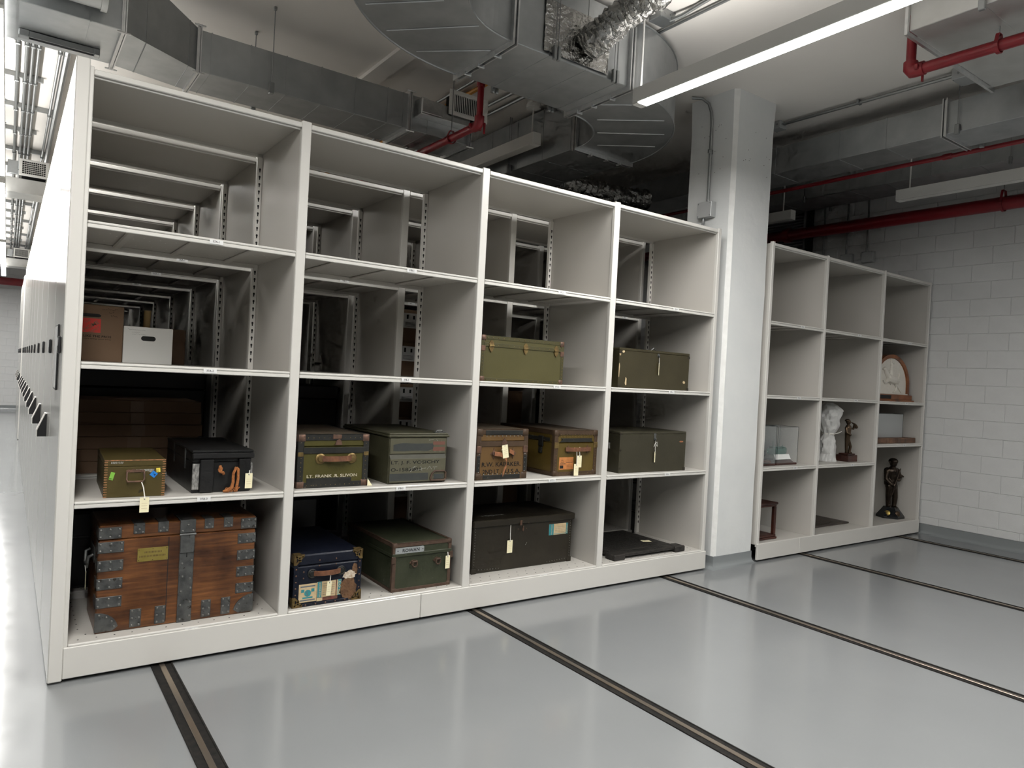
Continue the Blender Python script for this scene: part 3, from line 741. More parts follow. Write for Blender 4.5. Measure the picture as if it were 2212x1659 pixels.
# --- lamps
def lamp(label, x, y0, y1, zbot, lit, rods, canopy='small', upl=.14):
    t = thing('linear_lamp', label, 'lamp', (x, 0, zbot), group='suspended linear lamps')
    h = .12; wd = .05
    mb = MB(); mb.cbox(-wd, wd, y0, y1, .006, h, .003)
    mb.build('housing', 'lamp_white', t)
    MB().box(-wd+.004, wd-.004, y0+.06, y1-.06, -.002, .006).build('lens', 'lamp_lens_lit' if lit else 'lamp_lens_off', t)
    for a, b in ((y0, y0+.06), (y1-.06, y1)):
        MB().cbox(-wd, wd, a, b, -.003, .006, .002).lathe([(.008, -.005), (.008, -.003)], 8, (0, (a+b)/2, 0), 'z').build('end_cap', 'lamp_white', t)
    for ry in rods:
        mb = MB(); mb.tube([(0, ry, h), (0, ry, H-zbot)], .008, 8)
        mb.build('suspension_rod', 'lamp_white', t)
        mb = MB()
        if canopy == 'big': mb.lathe([(.07, H-zbot-.095), (.075, H-zbot-.09), (.075, H-zbot-.06)], 24, (0, ry, 0)); mb.cbox(-.05, .05, ry-.05, ry+.05, H-zbot-.06, H-zbot, .003)
        else: mb.lathe([(.03, H-zbot-.008), (.032, H-zbot)], 16, (0, ry, 0))
        mb.build('canopy', 'lamp_white' if canopy == 'big' else 'conduit', t, smooth=40)
    if lit:
        L = lamp_light(0, y0+.06, y1-.06, -.006); L.parent = t
        U = lamp_light(0, y0+.06, y1-.06, h+.004, .06, LAMP_W*upl); U.rotation_euler = (PI, 0, 0); U.parent = t  # extra upward light, added to brighten the ceiling
    return t
lamp('brightly lit linear lamp hanging right of the large S-shaped duct', 3.52, -5.2, -.355, 3.815, True, (-.39, -2.6, -4.8))
lamp('unlit white linear lamp hanging behind the large S-shaped duct', 3.925, 1.44, 5.0, 4.05, False, (1.53, 4.6), 'big')
lamp('unlit white linear lamp in front of the dark duct at right', 7.9, -4.6, -.17, 3.945, False, (-.30, -4.0))
lamp('unlit short white linear lamp seen just right of the column', 7.9, 1.15, 4.2, 3.945, False, (1.3, 3.9), 'big')
lamp('lit linear lamp over the left aisle, nearest section', -.455, .9, 5.9, 3.72, True, (1.0, 5.6), upl=.2)
lamp('lit linear lamp over the left aisle, second section', -.455, 6.2, 11.5, 3.72, True, (6.6, 11.2))
lamp('lit linear lamp over the left aisle, far section', -.455, 11.8, 19, 3.72, True, (12.2, 17.2))
lamp('unseen lit linear lamp over the open floor near the block wall, beyond the right edge', 7.9, -8.5, -5.3, 3.945, True, (-5.6, -8.2))  # out of view, added to brighten the block wall and right floor
lamp('lit linear lamp over the open floor behind the viewer, left row', -.455, -5.8, -1.2, 3.72, True, (-1.6, -5.4), upl=.6)

# --- conduits
def conduit_run(label, path, r=.012, mat='conduit', cat='conduit', clips=(), n=8):
    mb = MB(); mb.tube(path, r, n)
    for c in clips: mb.cbox(c[0]-r*2, c[0]+r*2, c[1]-.012, c[1]+.012, c[2]-r*1.3, c[2]+r*1.5, .003)
    return tag(mb.build('conduit_run', mat, smooth=40), label, cat)
for i, (x, r, n_) in enumerate(((-.335, .014, 'leftmost'), (-.268, .014, 'second from left'), (-.222, .014, 'third from left'), (-.178, .014, 'fourth from left'), (-.016, .014, 'fifth, standing apart'), (.038, .028, 'thick rightmost one'))):
    conduit_run('steel conduit under the ceiling along the left aisle, '+n_, [(x, 2.1, 4.46), (x, 20, 4.46)], r)
random.seed(2)
for i in range(15):
    y = 3.51+1.06*i; xr = -.11 if i % 2 else .06
    mb = MB(); mb.box(-1.0, xr, y-.02, y+.02, 4.478, H)
    for x in (-.335, -.268, -.222, -.178)+((-.016, .038) if not i % 2 else ()): mb.cbox(x-.02, x+.02, y-.012, y+.012, 4.435, 4.478, .004)
    tag(mb.build('strut_channel', 'conduit'), 'metal strut across the aisle ceiling holding conduits, number %s from the near duct' % ['one','two','three','four','five','six','seven','eight','nine','ten','eleven','twelve','thirteen','fourteen','fifteen'][i], 'strut', 'ceiling struts over the left aisle')
# cross ducts with return grilles down the aisle
for y, lab in ((7.5, 'first'), (17.6, 'second')):
    t = thing('cross_duct', 'duct crossing the left aisle with a white egg-crate grille, %s from the front' % lab, 'duct', (0, y, 3.88))
    mb = MB(); mb.cbox(-3.5, 2.5, .1, .6, 0, .2, .004); mb.build('duct_section', 'galv_light', t)
    mb = MB()
    for a in ((-.27, .07, .23, .26), (-.27, .07, .43, .455), (-.27, -.235, .26, .43), (.03, .07, .26, .43)): mb.cbox(a[0], a[1], .02, .05, a[2], a[3], .003)
    mb.build('grille_frame', 'grille_white', t)
    MB().box(-.24, .04, .06, .4, .24, .44).build('grille_throat', 'slot_dark', t)
    mb = MB()
    for i in range(1, 11): mb.box(-.235+i*.024-.002, -.235+i*.024+.002, .03, .05, .26, .43)
    for i in range(1, 7): mb.box(-.235, .03, .03, .05, .26+i*.0243-.002, .26+i*.0243+.002)
    mb.build('egg_crate', 'grille_white', t, kind='stuff')
    MB().cbox(-.4, -.28, .05, .1, .24, .42, .004).build('damper_box', 'galv', t)
conduit_run('orange pipe under the ceiling behind the red sprinkler drop', [(3.31, 1.0, 4.49), (3.31, 6, 4.49)], .022, 'orange_pipe', 'pipe')
conduit_run('dark grey conduit beside the orange ceiling pipe', [(3.2, 1.0, 4.5), (3.2, 6, 4.5)], .015)
conduit_run('thin grey conduit right of the orange ceiling pipe', [(3.64, 1.0, 4.5), (3.64, 6, 4.5)], .015)
conduit_run('thin grey conduit left of the unlit lamp canopy', [(3.78, 1.0, 4.5), (3.78, 6, 4.5)], .015)
conduit_run('straight conduit on the ceiling left of the lit lamp', [(3.80, .35, 4.5), (3.83, -3.2, 4.5)], .013)
conduit_run('bent conduit leaving the ceiling junction box by the lit lamp', [(3.68, -.5, 4.47), (3.7, -.6, 4.475), (3.72, -.7, 4.5), (3.70, -.95, 4.505), (3.70, -3, 4.505)], .015)
def jbox(label, x0, x1, y0, y1, z0, z1, mat='grey_box'):
    t = thing('junction_box', label, 'junction box', ((x0+x1)/2, (y0+y1)/2, z0))
    a, b, c = (x1-x0)/2, (y1-y0)/2, z1-z0
    MB().cbox(-a, a, -b, b, 0, c, .004).build('box_body', mat, t)
    mb = MB()
    for sx in (-1, 1):
        for sy in (-1, 1): mb.lathe([(.005, -.003), (.005, 0)], 8, (sx*(a-.012), sy*(b-.012), 0), 'z')
    for k in (-.4, .4): mb.lathe([(.011, -.002), (.011, 0)], 12, (k*a, -b, c*.5), 'y'); mb.lathe([(.011, -.002), (.011, 0)], 12, (-a, k*b, c*.5), 'x')
    mb.build('box_screws', 'conduit', t, kind='stuff')
    return t
jbox('steel junction box on the ceiling beside the lit lamp rod', 3.56, 3.72, -.52, -.39, H-.07, H, 'conduit')
jbox('small grey box on the ceiling at the right edge of the column', 6.14, 6.26, .2, .32, H-.075, H)
jbox('grey box on the ceiling under the upper right duct', 6.15, 6.35, -1.62, -1.44, H-.1, H)
conduit_run('steel conduit across the ceiling right of the column', [(6.2, .2, 4.5), (6.22, -1.45, 4.49)], .016, clips=[(6.21, -.6, 4.5)])
# column conduit and box
conduit_run('bent steel conduit running down the left face of the column', [(5.02, .42, 4.515), (5.08, .34, 4.50), (5.115, .29, 4.45), (5.13, .265, 4.36), (5.138, .26, 4.25), (5.14, .26, 3.49)], .014, clips=[(5.138, .26, 3.98)])
t = thing('junction_box', 'grey junction box on the left face of the column', 'junction box', (5.17, .265, 3.34))
MB().cbox(-.075, -.001, -.085, .085, 0, .15, .004).build('box_body', 'grey_box', t)
mb = MB()
for yy in (-.07, .07):
    for zz in (.015, .135): mb.lathe([(.006, -.003), (.006, 0)], 8, (-.075, yy, zz), 'x')
mb.build('box_screws', 'conduit', t, kind='stuff')
MB().tube([(-.04, .03, .0), (-.04, .03, -.05), (-.03, .07, -.1), (-.03, .12, -.14), (-.03, .13, -.25)], .014, 10).build('flexible_conduit', 'conduit', t, smooth=40)
# wall conduits and boxes
for y, zt_, zb_, lab in ((1.49, 4.3, 3.3, 'leftmost'), (1.145, 4.3, 3.67, 'middle'), (.853, 4.3, 3.67, 'rightmost')):
    conduit_run('thin vertical conduit on the block wall below the dark duct, '+lab+' of three', [(9.195, y, zb_), (9.195, y, zt_+.2)], .012)
def wbox(label, y, z):
    t = thing('junction_box', label, 'junction box', (XR-.007, y, z))
    MB().cbox(-.07, 0, -.08, .08, 0, .15, .004).build('box_body', 'grey_box', t)
    mb = MB()
    for a in (-.065, .065):
        for b in (.015, .135): mb.lathe([(.005, -.003), (.005, 0)], 8, (-.07, a, b), 'x')
    mb.build('box_screws', 'conduit', t, kind='stuff')
wbox('grey junction box on the block wall above the statuary shelving', .82, 3.525)
wbox('grey junction box on the block wall half hidden by the statuary shelving', 1.12, 3.52)
# wall louvre
t = thing('wall_louvre', 'grey louvred vent high on the block wall right of the column', 'vent', (XR-.007, 2.1, 3.4))
mb = MB(); mb.cbox(-.05, 0, -.33, -.29, 0, 1.0, .004); mb.cbox(-.05, 0, .55, .59, 0, 1.0, .004); mb.cbox(-.05, 0, -.29, .55, .96, 1.0, .004); mb.cbox(-.05, 0, -.29, .55, 0, .04, .004)
mb.build('louvre_frame', 'louvre_grey', t)
for i in range(22):
    z = .06+i*.041; MB().add([(-.045, -.29, z), (-.045, .55, z), (-.01, .55, z+.03), (-.01, -.29, z+.03), (-.04, -.29, z-.003), (-.04, .55, z-.003), (-.005, .55, z+.027), (-.005, -.29, z+.027)], [(0,1,2,3),(7,6,5,4),(0,4,5,1),(1,5,6,2),(2,6,7,3),(3,7,4,0)]).build('louvre_slat', 'louvre_grey', t)
tag(MB().cbox(9.14, 9.2, 1.66, 1.735, 3.0, H, .004).build('wall_channel', 'slot_dark'), 'black vertical channel on the block wall beside the louvred vent', 'channel')

# ================================================================== trunks and boxes on the front unit
LB, LC, LD = 1.6635, .9353, .195
def curve_pts(a, b, bow, n=8, ax=(0, -1, 0)):
    a, b, ax = Vector(a), Vector(b), Vector(ax)
    return [a.lerp(b, i/n)+ax*bow*math.sin(PI*i/n)**.6 for i in range(n+1)]
def box_base(T, w, d, h, lid, bm, lm=None, c=.006, gap=.002, over=0):
    MB().cbox(0, w, 0, d, 0, lid-gap, c).build('body', bm, T)
    return MB().cbox(-over, w+over, -over, d+over, lid, h, c).build('lid', lm or bm, T)
def edge_binding(T, w, d, h, bw, mat, t=.004, lids=None, mid=True):
    # metal or fibre strips along the front, left and top edges
    def strip(*a): MB().cbox(*a, c=.0015).build('edge_strip', mat, T)
    strip(-t, bw, -t, .0005, 0, h); strip(w-bw, w+t, -t, .0005, 0, h)
    strip(bw, w-bw, -t, .0005, h-bw, h+t); strip(bw, w-bw, -t, .0005, 0, bw)
    strip(-t, .0005, 0, bw, 0, h); strip(-t, .0005, d-bw, d, 0, h); strip(-t, .0005, bw, d-bw, h-bw, h+t); strip(-t, .0005, bw, d-bw, 0, bw)
    strip(-t, w+t, -t, bw*.7, h-.0005, h+t); strip(-t, bw*.7, bw*.7, d, h-.0005, h+t); strip(w-bw*.7, w+t, bw*.7, d, h-.0005, h+t)
def corner_caps(T, w, d, h, s, mat, t=.007, bottom=True):
    for x0, x1 in ((-t, s), (w-s, w+t)):
        for z0, z1 in ((-0.0, s), (h-s, h+t)):
            if z0 == 0 and not bottom: continue
            mb = MB(); mb.cbox(x0, x1, -t, s*.8, z0 if z0 else 0, z1, t*.9)
            mb.build('corner_cap', mat, T, smooth=50)
def stud_rows(T, rows, mat, r=.0032, y=-.004):
    mb = MB()
    for (x0, z0, x1, z1, n) in rows:
        for i in range(n):
            q = i/(n-1) if n > 1 else 0; mb.stud(x0+(x1-x0)*q, z0+(z1-z0)*q, r, y)
    mb.build('stud_rows', mat, T, kind='stuff')
def drop_tag(label, x, y, z, w=.05, h=.09, string=None, rz=0, tilt=0):
    T = thing('paper_tag', label, 'tag', (x, y, z), rz, group='paper tags on the trunks')
    ct, st = math.cos(tilt), math.sin(tilt)
    mb = MB(); mb.cbox(-w/2, w/2, -.0012, 0, -h, 0, .0005); mb.lathe([(.004, -.0018), (.004, -.0012)], 10, (0, 0, -.008), 'y', 1)
    for k in range(3): mb.box(-w*.3, w*.32, -.0014, -.0012, -h*.4-k*.014, -h*.4-k*.014+.0015, 2)
    mb.xf(lambda v: Vector((v.x*ct-v.z*st, v.y, v.x*st+v.z*ct)))
    mb.build('tag_card', ['paper_tag', 'slot_dark', 'sticker_cream'], T)
    if string:
        mb = MB(); pts = [(st*.008, -.003, -.008*ct)]+string; mb.tube(pts, .0016, 5); mb.tube([(p[0]+.003, p[1], p[2]) for p in pts], .0013, 5)
        mb.build('tag_string', 'string', T)
    return T

# ---- iron-bound chest
W, D, Hh = .826, .45, .585
T = thing('wooden_chest', 'reddish brown wooden chest with iron straps and a small brass plate', 'chest', (.129, .094, LD))
box_base(T, W, D, Hh, .507, 'chest_wood', c=.006)
for x_ in (.345,): MB().box(x_, x_+.004, -.0006, .0005, .02, .5).build('board_seam', 'slot_dark', T)
def iplate(x0, x1, z0, z1, st, name='iron_plate', wrap=None):
    mb = MB(); mb.cbox(x0, x1, -.004, .0005, z0, z1, .0015)
    if wrap == 'l': mb.cbox(-.004, .0005, -.004, .09, z0, z1, .0015)
    if wrap == 'r': mb.cbox(W-.0005, W+.004, -.004, .09, z0, z1, .0015)
    if wrap == 't': mb.cbox(x0, x1, -.004, .12, Hh-.0005, Hh+.004, .0015)
    for sx, sz in st: mb.stud(x0+(x1-x0)*sx, z0+(z1-z0)*sz, .007, -.004, 1)
    mb.build(name, ['iron', 'iron_stud'], T)
S6 = [(.1, .2), (.1, .8), (.5, .82), (.5, .18), (.9, .8), (.9, .2)]
S3 = [(.2, .15), (.8, .15), (.5, .45)]
for z0 in (.437, .337, .238, .138):
    iplate(-.004, .122, z0, z0+.06, S6, wrap='l'); iplate(W-.122+.02, W+.004, z0-.012, z0+.048, S6, wrap='r')
iplate(-.004, .108, .513, .576, S6, wrap='l'); iplate(W-.088, W+.004, .513, .576, S6, wrap='r')
for a, b in ((.165, .222), (.288, .343), (.533, .585), (.64, .692)): iplate(a, b, .53, .585, S3, wrap='t')
for a, b in ((.165, .222), (.29, .345), (.535, .588), (.645, .697)): iplate(a, b, .012, .112, [(.2, .12), (.8, .12), (.2, .5), (.8, .5), (.2, .9), (.8, .9)])
for sgn in (0, 1):
    q = [(0, .01), (.085, .01)]+[(.115*math.cos(a), .01+.105*math.sin(a)) for a in [PI/2*i/8 for i in range(1, 9)]]
    q = [((W+.003-x) if sgn else x-.003, z) for x, z in q]
    mb = MB(); mb.front(q, -.004, .0005)
    for a in (.2, .55, .95, 1.35): mb.stud((W+.003-.095*math.cos(a)) if sgn else .095*math.cos(a)-.003, .015+.088*math.sin(a), .007, -.004, 1)
    mb.build('iron_corner', ['iron', 'iron_stud'], T)
mb = MB(); mb.cbox(.405, .482, -.006, .0005, .0, .507, .002)
for z in (.02, .10, .18, .25, .34): mb.stud(.42+.045*(round(z*100) % 2), z, .008, -.006, 1); mb.stud(.47-.045*(round(z*100) % 2), z+.015, .008, -.006, 1)
mb.front([(.44, .375), (.447, .375), (.446, .395), (.449, .402), (.4435, .407), (.438, .402), (.441, .395)], -.0066, -.0058, 2)
mb.build('lock_strap', ['iron', 'iron_stud', 'slot_dark'], T)
mb = MB(); mb.cbox(.402, .485, -.008, .0005, .515, .588, .002); mb.cbox(.402, .485, -.004, .2, Hh-.0005, Hh+.005, .002)
mb.cbox(.405, .482, -.014, -.006, .40, .505, .004); mb.tube([(.4, -.012, .508), (.487, -.012, .508)], .007, 8)
for x, z in ((.415, .528), (.472, .528), (.444, .56)): mb.stud(x, z, .007, -.008, 1)
mb.build('hasp', ['iron', 'iron_stud'], T, smooth=40)
mb = MB(); mb.cbox(.19, .345, -.003, .0005, .372, .447, .001)
for x, z in ((.197, .38), (.338, .38), (.197, .439), (.338, .439), (.267, .379), (.267, .44)): mb.stud(x, z, .003, -.003, 1)
for k, (a, b) in enumerate(((.225, .31), (.2, .335))):
    x = a
    while x < b: mb.box(x, x+.004, -.0034, -.003, .418-k*.022, .428-k*.022, 1); x += .0075
mb.build('brass_plate', ['brass_plate', 'brass_dim'], T)
mb = MB(); mb.cbox(-.006, 0, .12, .33, .36, .44, .003); mb.tube([(-.008, .15, .40), (-.03, .15, .39), (-.035, .17, .33), (-.035, .28, .33), (-.03, .30, .39), (-.008, .30, .40)], .009, 8)
mb.build('side_handle', 'iron', T, smooth=40)
drop_tag('narrow paper tag hanging from the iron-bound chest side handle', .129-.04, .094+.16, LD+.31, .03, .1, [(.0, .0, .0), (.004, .004, .03)], rz=PI/2)

# ---- small olive wooden box
W, D, Hh = .298, .60, .205
T = thing('wooden_box', 'small olive wooden box with green, blue and yellow stickers and a drop handle', 'box', (.137, .075, LC), -.04)
box_base(T, W, D, Hh, .168, 'paint_small_olive', c=.003, gap=.0008)
mb = MB()
for x0, x1 in ((-.0006, .016), (W-.016, W+.0006)):
    for i in range(15): mb.box(x0, x1, -.0012, .001, i*.0134+.002, i*.0134+.0075)
mb.build('finger_joints', 'joint_wood', T, kind='stuff')
for a in ((.0, W, -.0012, .003, .1995, .2055), ): MB().box(*a).build('worn_top_edge', 'joint_wood', T)
mb = MB(); mb.front([(.105, .148), (.115, .152), (.128, .15), (.14, .156), (.152, .15), (.165, .152), (.178, .148), (.19, .152), (.195, .146), (.195, .136), (.105, .136)], -.003, .0005)
mb.stud(.12, .144, .004, -.003); mb.stud(.18, .144, .004, -.003)
mb.tube([(.108, -.006, .139), (.106, -.02, .1), (.112, -.022, .088), (.185, -.022, .088), (.192, -.02, .1), (.192, -.006, .139)], .005, 8)
mb.build('drop_handle', 'copper_worn', T, smooth=40)
def sticker(T, mat, cx, cz, w, h, rot, txt=None, ink='ink', size=.01, y=-.0013):
    mb = MB(); mb.box(-w/2, w/2, y, y+.0012, -h/2, h/2)
    if txt:
        for k, (t_, dx, dz, s_) in enumerate(txt): mb.text(t_, s_, (dx, y-.0002, dz), m=1)
    c_, s_ = math.cos(rot), math.sin(rot)
    mb.xf(lambda v: Vector((cx+v.x*c_-v.z*s_, v.y, cz+v.x*s_+v.z*c_)))
    return mb.build('sticker', [mat, ink], T)
sticker(T, 'sticker_green', .037, .118, .02, .042, -.25, [('MD1', -.008, -.018, .009)])
sticker(T, 'sticker_blue', .24, .123, .03, .03, .9, [('A', -.005, -.01, .016), ('X', .003, .004, .007)])
sticker(T, 'sticker_yellow', .262, .145, .02, .024, .1, [('100', -.009, -.002, .008), ('108', -.009, -.011, .008)])
mb = MB()
for i in range(14): x = .15+i*.0065; mb.add([(x, -.0009, .138+.004*math.sin(i)), (x+.004, -.0009, .137+.004*math.sin(i)), (x+.008, -.0009, .152), (x+.003, -.0009, .153)], [(0, 1, 2, 3)])
for i in range(8): x = .03+i*.0075; mb.add([(x, -.0009, .186), (x+.004, -.0009, .184), (x+.007, -.0009, .194), (x+.003, -.0009, .196)], [(0, 1, 2, 3)])
mb.build('scuff_marks', 'scuff_white', T, kind='stuff')
drop_tag('cream paper tag hanging over the shelf edge from the small olive box', .325, -.014, .945, .046, .082, [(-.006, .02, .05), (-.012, .05, .075)])
# ---- black rope-handled box
W, D, Hh = .33, .78, .246
T = thing('ammunition_box', 'black wooden box with orange rope handle and worn white edges', 'box', (.581, .095, LC))
box_base(T, W, D, Hh, .178, 'black_paint', c=.004, gap=.001)
MB().cbox(-.005, W+.012, -.022, .0, .200, .232, .005).build('lid_rim', 'black_paint', T)
MB().cbox(-.004, W+.01, -.006, D, .232, .247, .004).build('lid_board', 'black_paint', T)
for x0, x1 in ((.04, .115), (.255, .322)): MB().cbox(x0, x1, -.02, .0005, .003, .195, .004).build('cleat', 'black_paint', T)
for x0, x1 in ((.0, .038), (.318, .336)): MB().cbox(x0, x1, -.008, .0005, .02, .17, .003).build('worn_edge_strip', 'black_worn_edge', T)
for y in (.18, .52): MB().cbox(-.006, .0005, y, y+.03, .12, .24, .003).build('hinge_strap', 'iron', T)
mb = MB(); mb.tube([(.15, -.012, .155), (.15, -.02, .148), (.142, -.024, .135), (.15, -.026, .122), (.165, -.02, .118), (.17, -.012, .108)], .0085, 9)
mb.tube([(.145, -.014, .15), (.155, -.024, .142), (.15, -.03, .13), (.14, -.03, .122)], .008, 9); mb.build('rope_end', 'rope', T, smooth=60)
mb = MB(); mb.tube([(.238, -.008, .142), (.235, -.022, .138), (.222, -.026, .11), (.222, -.03, .06), (.215, -.034, .03), (.19, -.036, .012), (.165, -.036, .01)], [.007, .008, .008, .009, .011, .012, .006], 9)
mb.tube([(.246, -.01, .142), (.25, -.024, .135), (.25, -.028, .08), (.244, -.032, .04), (.24, -.032, .012), (.225, -.034, .01)], [.007, .008, .008, .009, .01, .008], 9)
random.seed(5)
for i in range(12): x = .165+i*.007; mb.tube([(x+.02, -.03, .03), (x+random.uniform(-.01, .01), -.038, .004)], .0022, 5)
mb.build('rope_loop', 'rope', T, smooth=60)
drop_tag('cream paper tag at the right edge of the black roped box', .893, .068, 1.045, .042, .09, [(.004, .01, .02), (.006, .02, .05)])

# ---- olive trunk with black binding
W, D, Hh = .468, .78, .337
T = thing('footlocker', 'olive trunk with black studded binding and brown leather handle', 'trunk', (1.187, .075, LC))
box_base(T, W, D, Hh, .262, 'olive_panel', 'olive_panel')
MB().cbox(.01, W-.01, .02, D-.01, Hh-.0005, Hh+.003, .001).build('lid_cover', 'trunk_top_brown', T)
edge_binding(T, W, D, Hh, .036, 'binding_black'); MB().cbox(.03, W-.004, -.006, .0005, .218, .258, .002).build('front_band', 'binding_black', T)
MB().cbox(.06, W-.11, -.0045, .0005, .0, .062, .002).build('worn_lower_band', 'binding_black', T)
corner_caps(T, W, D, Hh, .045, 'copper_worn', .005)
for x in (.0, W-.03): MB().cbox(x-.003, x+.033, -.007, .0005, .2, .228, .003).build('clip_plate', 'brass_dim', T)
MB().front([(.235, .272), (.285, .272), (.278, .30), (.262, .312), (.245, .30)], -.006, .0005).cbox(.22, .28, -.007, 0, .31, .339, .003).build('lock_plate', 'copper_worn', T)
stud_rows(T, [(.06, .318, W-.06, .318, 11), (.018, .05, .018, .19, 6), (W-.018, .05, W-.018, .28, 9), (.06, .018, W-.06, .018, 12)], 'brass_dim')
for x in (.145, .355):
    mb = MB(); mb.lathe([(.034, -.004), (.03, -.008), (.022, -.009), (.018, -.016), (.008, -.018)], 18, (x, 0, .185), 'y'); mb.lathe([(.034, -.004), (.034, 0)], 18, (x, 0, .185), 'y')
    mb.build('handle_mount', 'brass_dim', T, smooth=40)
MB().strap(curve_pts((.155, -.014, .187), (.345, -.014, .187), .03), (0, 0, .034), .01).build('leather_handle', 'leather', T, smooth=40)
MB().text('LT. FRANK .R. SLIVON', .026, (.06, -.0046, .066), m=0, width=.335).build('stencilled_name', 'white_letter', T)
tag(MB().add([(1.655, .06, LC+.001), (1.69, .06, LC+.001), (1.655, .06, LC+.05), (1.655, .0612, LC+.001), (1.69, .0612, LC+.001), (1.655, .0612, LC+.05)], [(0, 1, 2), (5, 4, 3), (0, 3, 4, 1), (1, 4, 5, 2), (2, 5, 3, 0)]).build('paper_tag', 'paper_tag'), 'folded paper tag standing at the foot of the olive leather-handled trunk', 'tag')

# ---- field desk / steel-edged green box
W, D, Hh = .45, .78, .345
T = thing('field_chest', 'army green field chest with stencilled officer name and number on its front', 'chest', (1.807, .078, LC))
MB().cbox(0, W, 0, D, 0, .318, .004).build('body', 'army_green', T)
mb = MB(); mb.cbox(-.01, W+.012, -.014, D+.01, .318, .334, .004); mb.cbox(-.004, W+.006, -.006, D+.004, .332, .346, .005); mb.build('lid', 'army_green', T)
MB().cbox(.006, W-.012, -.006, .0005, .205, .312, .002).build('upper_board', 'army_board', T)
MB().add([(.006, -.016, .172), (W-.012, -.016, .172), (W-.012, -.0005, .2), (.006, -.0005, .2), (.006, 0, .172), (W-.012, 0, .172)], [(0, 1, 2, 3), (0, 4, 5, 1), (0, 3, 4), (1, 5, 2)]).build('ledge', 'army_ledge', T)
MB().cbox(.006, W-.012, -.0165, .0005, .012, .172, .002).build('lower_board', 'army_board', T)
mb = MB(); random.seed(9)
q = [(.03, .225), (.1, .222), (.2, .226), (.29, .222), (.335, .235), (.34, .262), (.33, .275), (.2, .274), (.1, .28), (.03, .268)]
mb.front(q, -.0066, -.0058); mb.box(.006, .30, -.0172, -.0165, .022, .072); mb.build('dark_paint_band', 'army_dark', T)
mb = MB(); mb.box(.335, .43, -.0066, -.006, .265, .288); mb.box(.335, .43, -.0066, -.006, .222, .248); mb.build('red_patch', 'red_patch', T)
mb = MB(); mb.text('LT. J. F. VOSICHY', .03, (.012, -.0166, .137), width=.375); mb.build('stencilled_name', 'ink', T); MB().text('O-1583801', .032, (.012, -.0166, .088), width=.225).build('stencilled_number', 'ink', T)
mb = MB(); ring = [(.355, .018), (.425, .018), (.44, .03), (.438, .07), (.425, .082), (.35, .082), (.33, .065), (.318, .035), (.32, .02)]
mb.tube([(x, -.021, z) for x, z in ring+ring[:1]], .007, 8); mb.cbox(.345, .425, -.019, -.0165, .026, .06, .002, 1); mb.build('bail_handle', ['rust_binding', 'army_dark'], T, smooth=40)
mb = MB(); mb.cbox(.36, .45, .02, .06, .345, .352, .003); mb.tube([(.37, .03, .352), (.38, .03, .362), (.42, .03, .362), (.43, .03, .352)], .004, 6); mb.build('lid_latch', 'iron', T)
mb = MB()
for (a, b, c_, e) in ((.15, .1, .21, .12), (.16, .08, .19, .118), (.24, .12, .25, .085), (.29, .095, .31, .118), (.31, .118, .325, .095), (.335, .11, .37, .11), (.352, .11, .345, .08), (.2, .09, .28, .105), (.3, .297, .34, .302), (.36, .302, .37, .292), (.4, .3, .4, .285)):
    mb.tube([(a, -.0168 if b < .2 else -.0064, b), (c_, -.0168 if b < .2 else -.0064, e)], .0011, 4)
mb.build('chalk_marks', 'scuff_white', T, kind='stuff')

# ---- navy trunk with luggage labels
W, D, Hh = .444, .78, .327
T = thing('steamer_trunk', 'navy blue trunk with torn luggage labels and brass corners', 'trunk', (1.189, .046, LD))
box_base(T, W, D, Hh, .258, 'navy', c=.008)
for x0, x1, z0, z1 in ((0, .022, .06, .27), (W-.022, W, .06, .27), (.06, W-.08, 0, .018)): MB().cbox(x0-.002, x1+.002, -.003, .0005, z0, z1, .001).build('edge_strip', 'navy', T)
def brass_corner(T, x, z, sx, sz, s=.06):
    mb = MB(); t = .006
    P = lambda a, b: (x+sx*a, z+sz*b)
    mb.front([P(-t, -t), P(s, -t), P(s, .012), P(-t, .012)], -t, .0005); mb.front([P(-t, .01), P(.012, .01), P(.012, s), P(-t, s)], -t, .0005)
    mb.front([P(s-.014, .006), P(s, .006), P(.012, s), P(.012, s-.016)], -t, .0005); mb.front([P(.004, .004), P(.012, .002), P(.042, .036), P(.036, .042)], -t, .0005)
    zz = sorted((z-sz*t, z+sz*.05)); xx = sorted((x-sx*t, x+sx*.0005))
    mb.cbox(xx[0], xx[1], -t, .045, max(0, zz[0]), zz[1], .002)
    if sz < 0: 
        xx = sorted((x-sx*t, x+sx*.045)); mb.cbox(xx[0], xx[1], -t, .045, z-.0005, z+t, .002)
    mb.build('brass_corner', 'brass_dim', T)
brass_corner(T, 0, Hh, 1, -1); brass_corner(T, W, Hh, -1, -1); brass_corner(T, 0, .006, 1, 1); brass_corner(T, W, .006, -1, 1)
for x in (.115, .305): MB().lathe([(.03, 0), (.03, -.006), (.026, -.009), (.02, -.007), (.016, -.012), (.006, -.013)], 18, (x, 0, .205), 'y').build('handle_mount', 'binding_black', T, smooth=40)
MB().strap(curve_pts((.125, -.012, .208), (.295, -.012, .208), .028), (0, 0, .03), .009).build('leather_handle', 'leather', T, smooth=40)
